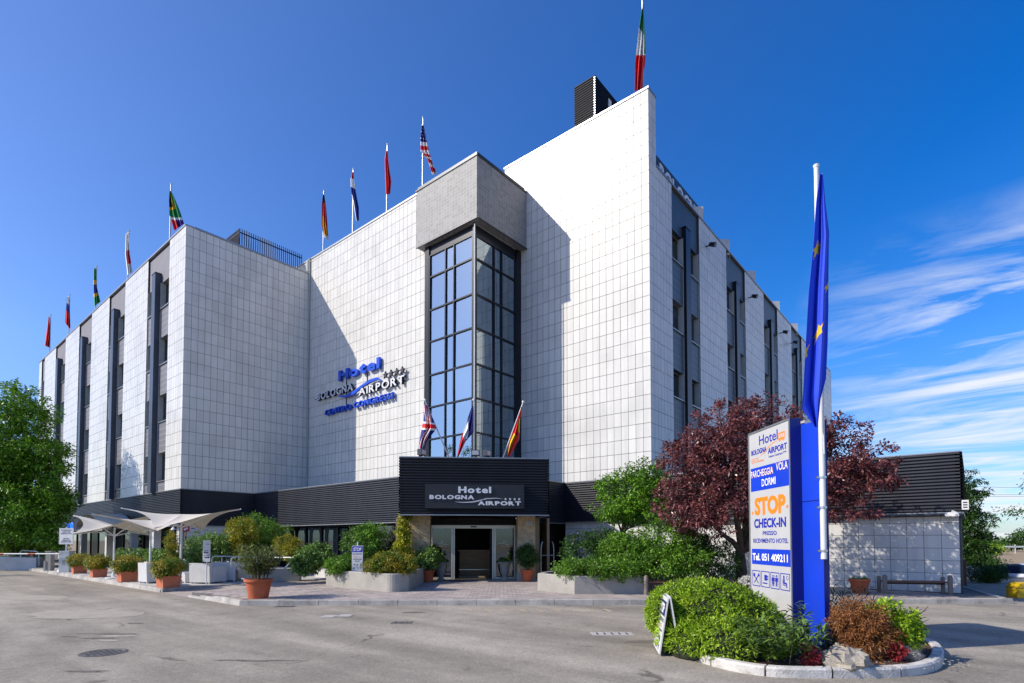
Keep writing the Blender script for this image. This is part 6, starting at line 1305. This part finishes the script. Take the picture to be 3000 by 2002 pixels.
# ---- plants of the island
def isle(name, label, cat, base, blobs, mt, nc, per, rc, L, Wd, seed, **kw): return shrub(name, label, cat, base, blobs, mt, nc, per, rc, L, Wd, seed, zmin=.10, **kw)
hg = [(1990, 1795, 8.9, .50, .50, 1.1), (2060, 1795, 9.2, .80, .54, 1.1), (2010, 1880, 8.3, .42, .42), (2095, 1815, 8.5, .75, .57), (2170, 1835, 8.3, .58, .50), (2225, 1885, 7.9, .45, .34), (2130, 1890, 7.9, .62, .42), (2050, 1900, 8.1, .5, .4), (2240, 1850, 8.6, .36, .34)]
hd = isle('hedge', 'clipped lime-green hedge in front of the totem sign', 'hedge', (W(3.0, 8.6)).to_tuple(), hg, L_LIME, 4600, 20, .060, .064, .019, 111, shell=.16, up=.25, droop=.12)
mb = MB()                                                          # solid dark cores, the hedge's inner shade put into colour
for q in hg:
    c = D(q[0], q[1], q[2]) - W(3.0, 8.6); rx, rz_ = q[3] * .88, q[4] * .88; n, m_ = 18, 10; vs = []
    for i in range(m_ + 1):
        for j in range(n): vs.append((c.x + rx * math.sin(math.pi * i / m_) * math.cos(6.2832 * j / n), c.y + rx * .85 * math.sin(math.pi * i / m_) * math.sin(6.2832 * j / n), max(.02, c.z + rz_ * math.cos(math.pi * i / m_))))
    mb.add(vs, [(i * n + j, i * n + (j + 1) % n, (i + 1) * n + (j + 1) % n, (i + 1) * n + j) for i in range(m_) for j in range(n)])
mb.build('dark_core', mat('hedge_inner_shade', (.020, .028, .008), .95, var=.4, scale=12, bump=1.0, bscale=40), hd, True)
rng = np.random.default_rng(112)
def lance_plant(name, label, px, py, dep, n, br, hgt, sp, L, Wd, mt, seed, z0=.08):
    p = D(px, py, dep); t = thing(name, label, 'plant', (p.x, p.y, z0)); rg_ = np.random.default_rng(seed); quads_object('foliage', long_leaves(rg_, n, br, 0.0, hgt, sp, L, Wd), mt, t)
    mb = MB(); r2 = random.Random(seed)
    for i in range(14):
        a = r2.uniform(0, 6.28); r_ = br * math.sqrt(r2.random()); mb.tube([(r_ * math.cos(a), r_ * math.sin(a), 0), (r_ * 1.3 * math.cos(a), r_ * 1.3 * math.sin(a), hgt * .6)], [.010, .006], 5)
    mb.build('stem', STEM, t); return t
lance_plant('lance_leaf_plant', 'dark green lance-leaved plant at the foot of the totem', 2265, 1900, 7.45, 85, .36, .62, .30, .17, .036, L_LANCE, 113)
lance_plant('lance_leaf_plant', 'single tall lance-leaved shoot in front of the blue column', 2356, 1880, 7.75, 7, .06, .78, .06, .15, .03, L_LANCE, 114)
lance_plant('lance_leaf_plant', 'small lance-leaved tuft right of the blue column', 2420, 1850, 7.9, 6, .07, .42, .14, .17, .034, L_LANCE, 115)
lance_plant('dark_strappy_plant', 'dark strappy plant in the shade right of the blue column', 2462, 1830, 8.9, 60, .30, .85, .35, .26, .022, L_DARK, 116)
isle('shrub', 'orange-brown fine-leaved shrub on the island', 'shrub', D(2525, 1900, 7.8) * Vector((1, 1, 0)).length if False else Vector((D(2530, 1583, 7.8).x, D(2530, 1583, 7.8).y, .09)), [(2520, 1805, 7.7, .34, .26), (2475, 1830, 7.7, .22, .2), (2555, 1850, 7.6, .3, .25), (2530, 1895, 7.5, .25, .25)], L_ORANGE, 420, 26, .075, .055, .013, 117, shell=.7, sr=.008)
isle('shrub', 'yellow-green leafy shrub beside the orange one on the island', 'shrub', Vector((D(2615, 1583, 7.9).x, D(2615, 1583, 7.9).y, .09)), [(2600, 1810, 7.8, .30, .24), (2645, 1835, 7.8, .24, .22), (2620, 1870, 7.7, .28, .2)], L_LIME, 260, 24, .075, .062, .036, 118, shell=.6, sr=.008)
t = thing('twiggy_plant', 'dark bare twigs reaching right from the island shrubs', 'plant', Vector((D(2640, 1583, 8.0).x, D(2640, 1583, 8.0).y, .09))); b0 = Vector(t.location); mb = MB(); rg = random.Random(4)
for i in range(12):
    e_ = D(rg.uniform(2680, 2725), rg.uniform(1770, 1850), 7.9 + rg.uniform(-.3, .3)); m_ = D(2660, rg.uniform(1800, 1850), 8.0); mb.tube([(0, 0, 0), m_ - b0, e_ - b0], [.010, .008, .004], 5)
mb.build('twigs', BARK, t)
for lb, px, py, dp, sd in (('small red-leaved plant left of the grey rock', 2375, 1940, 7.1, 1), ('small red-leaved plant beside the dark rock', 2625, 1915, 7.4, 2)):
    p = D(px, py, dp); isle('red_plant', lb, 'plant', (p.x, p.y, .10), [(px, py - 12, dp, .10, .13)], L_RED, 26, 14, .05, .045, .022, 120 + sd, sr=.004)
def rock(label, px, py, dp, r, sq, seed):
    rg = np.random.default_rng(seed); p = D(px, py, dp); t = thing('rock', label, 'rock', (p.x, p.y, .07), rg.uniform(0, 3), 'rocks on the island'); n, m_ = 26, 16; vs = []
    nz_ = rg.normal(0, 1, (9, 3)); ph = rg.uniform(0, 6, 9); amp = rg.uniform(.02, .07, 9); fr = rg.uniform(2, 9, 9)
    for i in range(m_ + 1):
        for j in range(n):
            a, b_ = math.pi * i / m_, 2 * math.pi * j / n; d = np.array([math.sin(a) * math.cos(b_), math.sin(a) * math.sin(b_), math.cos(a)])
            q = 1 + sum(amp[k_] * (1 - 2 * abs(math.sin(fr[k_] * d.dot(nz_[k_]) + ph[k_]))) for k_ in range(9)); vs.append((d[0] * q * r, d[1] * q * r * .8, d[2] * q * r * sq + r * sq * .45))
    mb = MB(); mb.add(vs, [(i * n + j, i * n + (j + 1) % n, (i + 1) * n + (j + 1) % n, (i + 1) * n + j) for i in range(m_) for j in range(n)]); mb.build('stone', ROCK, t, True)
rock('tan limestone rock under the orange shrub', 2465, 1885, 7.7, .20, .75, 1); rock('big grey rugged rock at the front of the island', 2480, 1950, 7.05, .32, .62, 2); rock('dark rounded rock at the right end of the island', 2668, 1915, 7.55, .17, 1.0, 3)
t = thing('pebbles', 'scattered pale pebbles on the island soil', 'pebbles', (W(5.2, 7.3, .09)).to_tuple()); t2 = MB(); rg = random.Random(8)
for i in range(140):
    a = W(rg.uniform(3.6, 6.0), rg.uniform(6.95, 7.5)) - W(5.2, 7.3); r_ = rg.uniform(.006, .018); t2.M = Matrix.Translation((a.x, a.y, .004)); t2.lathe([(0, -r_ * .5), (r_, 0), (0, r_ * .6)], 6)
tag(t2.build('stones', ROCK, t), kind='stuff')
# ---- A-board at the hedge
a, b2 = G(1914, 1895, 0), G(1930, 1924, 0); e = b2 - a; rz = math.atan2(e.y, e.x); wA = e.length
t = thing('a_board', 'white A-board with stop notice leaning open beside the hedge', 'sign', a, rz)
tilt = Matrix.Rotation(RAD(-9), 4, 'X')
bd = link('board', MB().box(0, wA, 0, .02, .03, .86).mesh('board', PANELW), t, tilt)
mb = MB(); mb.box(.03, wA - .03, -.003, 0, .58, .80); mb.build('colour_band', PRINTN, bd)
word(bd, 'STOP', wA / 2, -.005, .62, .2, PRINTW, fit=wA * .62, bold=.04); word(bd, 'H24 LOUNGE AREA', wA / 2, -.003, .49, .08, PRINTN, fit=wA * .84, bold=.02); word(bd, 'EASY Parking', wA / 2, -.003, .41, .06, ORANGE, fit=wA * .6); word(bd, 'HOTEL BOLOGNA AIRPORT', wA / 2, -.003, .34, .05, PRINTN, fit=wA * .8, bold=.02)
mb = MB()
for i, kd_ in enumerate(('eat', 'cup', 'wc')): icons(mb, kd_, wA * (.25 + .25 * i), .24, .11, -.003); icons(mb, ('wait', 'cup', 'eat')[i], wA * (.25 + .25 * i), .11, .11, -.003)
mb.build('pictograms', PRINTN, bd)
link('back_board', MB().box(0, wA, 0, .02, .03, .88).mesh('back_board', PANELW), t, Matrix.Translation((0, .30, 0)) @ Matrix.Rotation(RAD(9), 4, 'X'))
# ================================================================== RIGHT BACKGROUND
shrub('conifer_tree', 'dark layered tree growing behind the right end of the annex', 'tree', Vector((D(2810, 1583, 25).x, D(2810, 1583, 25).y, -.05)), [(2815, 1440, 25, .9, 1.1), (2820, 1530, 25, 1.15, .9), (2830, 1600, 25, 1.2, .7), (2855, 1640, 24.5, 1.0, .30), (2880, 1645, 24, .8, .15)], L_DARK, 700, 32, .20, .13, .05, 131, shell=.9, flat=.45, trunk=(1.2, .12), zmin=.3)
shrub('round_bush', 'dark clipped bush beside the yellow bin in the annex shade', 'bush', Vector((D(2915, 1583, 22).x, D(2915, 1583, 22).y, 0)), [(2882, 1680, 22, .58, .36), (2908, 1682, 22, .5, .34)], L_DARK, 330, 28, .10, .06, .025, 132, zmin=.02)
shrub('side_tree', 'tree at the right edge, only a few leafy branches in view', 'tree', Vector((D(3200, 1583, 12).x, D(3200, 1583, 12).y, 0)), [(3130, 1470, 12, .65, .45), (3060, 1420, 12, .5, .22), (3040, 1500, 12, .6, .14), (2975, 1500, 12, .35, .07), (3200, 1400, 12, 1.2, .9), (2990, 1425, 12, .10, .14)], L_DARK, 230, 14, .16, .07, .03, 133, shell=.95, trunk=(2.0, .1))
t = thing('grit_bin', 'yellow rounded grit bin at the right edge of the photo', 'bin', G(3003, 1751, 0), YAW - RAD(10)); mb = MB(); prof = [(-.34, 0), (-.34, .30), (-.27, .41), (-.12, .46), (.12, .46), (.27, .41), (.34, .30), (.34, 0)]
n = len(prof); mb.add([(a, y_, z_) for y_ in (-.24, .24) for a, z_ in prof], [tuple(range(n)), tuple(range(2 * n - 1, n - 1, -1))] + [(i, n + i, n + (i + 1) % n, (i + 1) % n) for i in range(n)]); mb.build('body', YELLOW, t, True); mb = MB(); mb.box(-.35, .35, -.25, .25, .29, .305); mb.build('lid_seam', CUSH, t)
# parked car on the lower ground
cp_ = D(2978, 1583, 29); t = thing('parked_car', 'white parked car with dark glass, cut by the right edge', 'car', (cp_.x, cp_.y, -1.0), YAW + RAD(4)); CARP = mat('car_white_paint', (.62, .66, .72), .25, var=.03, coat=.6); CARG = mat('car_glass', (.01, .02, .06), .06, var=.05, spec=.8)
def loft(secs, mb):
    n = len(secs[0]); k0 = len(mb.v)
    mb.add([p for s_ in secs for p in s_], [(i * n + j, i * n + (j + 1) % n, (i + 1) * n + (j + 1) % n, (i + 1) * n + j) for i in range(len(secs) - 1) for j in range(n)] + [tuple(range(n - 1, -1, -1)), tuple((len(secs) - 1) * n + j for j in range(n))])
def sec(y_, w_, z0, z1, r=.12): return [(-w_ + r, y_, z0), (w_ - r, y_, z0), (w_, y_, z0 + r), (w_, y_, z1 - r), (w_ - r, y_, z1), (-w_ + r, y_, z1), (-w_, y_, z1 - r), (-w_, y_, z0 + r)]
mb = MB(); loft([sec(-2.0, .78, .32, .80), sec(-1.9, .86, .24, .93), sec(-1.2, .88, .22, 1.0), sec(1.0, .88, .22, .96), sec(1.9, .84, .24, .82), sec(2.05, .7, .35, .7)], mb); mb.build('body', CARP, t, True)
mb = MB(); loft([sec(-1.75, .70, .94, .98, .01), sec(-1.35, .66, .95, 1.40, .06), sec(-.6, .66, .95, 1.47, .08), sec(.3, .66, .95, 1.42, .08), sec(1.05, .72, .93, .98, .01)], mb); mb.build('cabin_glass', CARG, t, True)
mb = MB(); loft([sec(-1.36, .62, 1.40, 1.435, .015), sec(-.6, .62, 1.46, 1.50, .015), sec(.3, .6, 1.41, 1.45, .015)], mb); mb.build('roof', CARP, t, True)
mb = MB(); mb.box(-.26, .26, -2.03, -2.0, .55, .66); mb.build('number_plate', PANELW, t); mb = MB(); mb.box(-.84, .84, -2.06, -1.92, .30, .50); mb.build('bumper', CARP, t)
for s_ in (-1, 1):
    mb = MB(); mb.box(min(s_ * .55, s_ * .80), max(s_ * .55, s_ * .80), -1.995, -1.93, .66, .82); mb.build('tail_light', REDM, t)
    for y_ in (-1.25, 1.3): mb = MB(Matrix.Translation((s_ * .78, y_, .31)) @ Matrix.Rotation(RAD(90), 4, 'Y')); mb.lathe([(0, -.1), (.31, -.1), (.31, .1), (0, .1)], 20); mb.build('wheel', CUSH, t, True)
t = thing('post', 'brown wooden post at the back corner of the annex', 'post', Vector((D(2824, 1583, 20.5).x, D(2824, 1583, 20.5).y, 0))); mb = MB(); mb.box(-.05, .05, -.05, .05, 0, .95); mb.build('shaft', WOODB, t)
# far things
t = thing('far_tree', 'dark green tree far across the field at the right edge', 'tree', W(122, 130, -1)); foliage('crown', 141, [(0, 0, 3.6, 3.6, 3.6, 2.0), (-2.8, 0, 2.0, 2.2, 2.2, 1.4), (3, 0, 3.0, 3.0, 3.0, 2.0)], 140, 26, .9, .5, .35, L_DARK, t); mb = MB(); mb.tube([(0, 0, 0), (0, 0, 2.5)], [.3, .2], 8); mb.build('trunk', BARK, t)
t = thing('far_bush', 'light green bush far across the field', 'bush', W(91, 105, -1)); foliage('foliage', 142, [(0, 0, 1.0, 2.6, 2.6, 1.0)], 90, 26, .5, .3, .2, L_LIME, t); 
t = thing('far_bush', 'dull green bush far across the field, left of the light one', 'bush', W(84, 103, -1)); foliage('foliage', 143, [(0, 0, .8, 2.8, 2.8, .7)], 80, 26, .5, .3, .2, L_SHRUB, t)
hb_, _ = foliage('far_tree_line', 144, [(W(x_, 190 + 10 * math.sin(x_)).x, W(x_, 190 + 10 * math.sin(x_)).y, .2, 7, 7, 1.5 + .8 * math.sin(x_ * .7)) for x_ in range(130, 260, 6)], 900, 22, 1.4, .8, .5, L_SHRUB, None); tag(hb_, 'low line of trees along the horizon at the right', 'trees', kind='stuff')
t = thing('guard_rail', 'thin white guard rail beyond the field', 'guard rail', W(86, 112, -1)); mb = MB(Matrix.Rotation(YAW, 4, 'Z')); mb.box(-8, 45, -.05, .05, 1.2, 1.55)
for i in range(9): mb.box(-8 + 6 * i, -7.85 + 6 * i, -.05, .05, 0, 1.8)
mb.build('rail', WHITEF, t)
for i, (y0, y1, lb) in enumerate(((1422, 1430, 'upper power cable crossing the sky at the right'), (1445, 1450, 'middle power cable crossing the sky at the right'), (1450, 1456, 'lower power cable crossing the sky at the right'))):
    a, b2 = D(2760, y0, 80), D(3100, y1, 80); t = thing('power_cable', lb, 'power cable', a, 0, 'power cables'); mb = MB(); mb.tube([(0, 0, 0), (b2 - a) * .5 + Vector((0, 0, -.12)), b2 - a], .022, 5); mb.build('wire', CAPD, t)
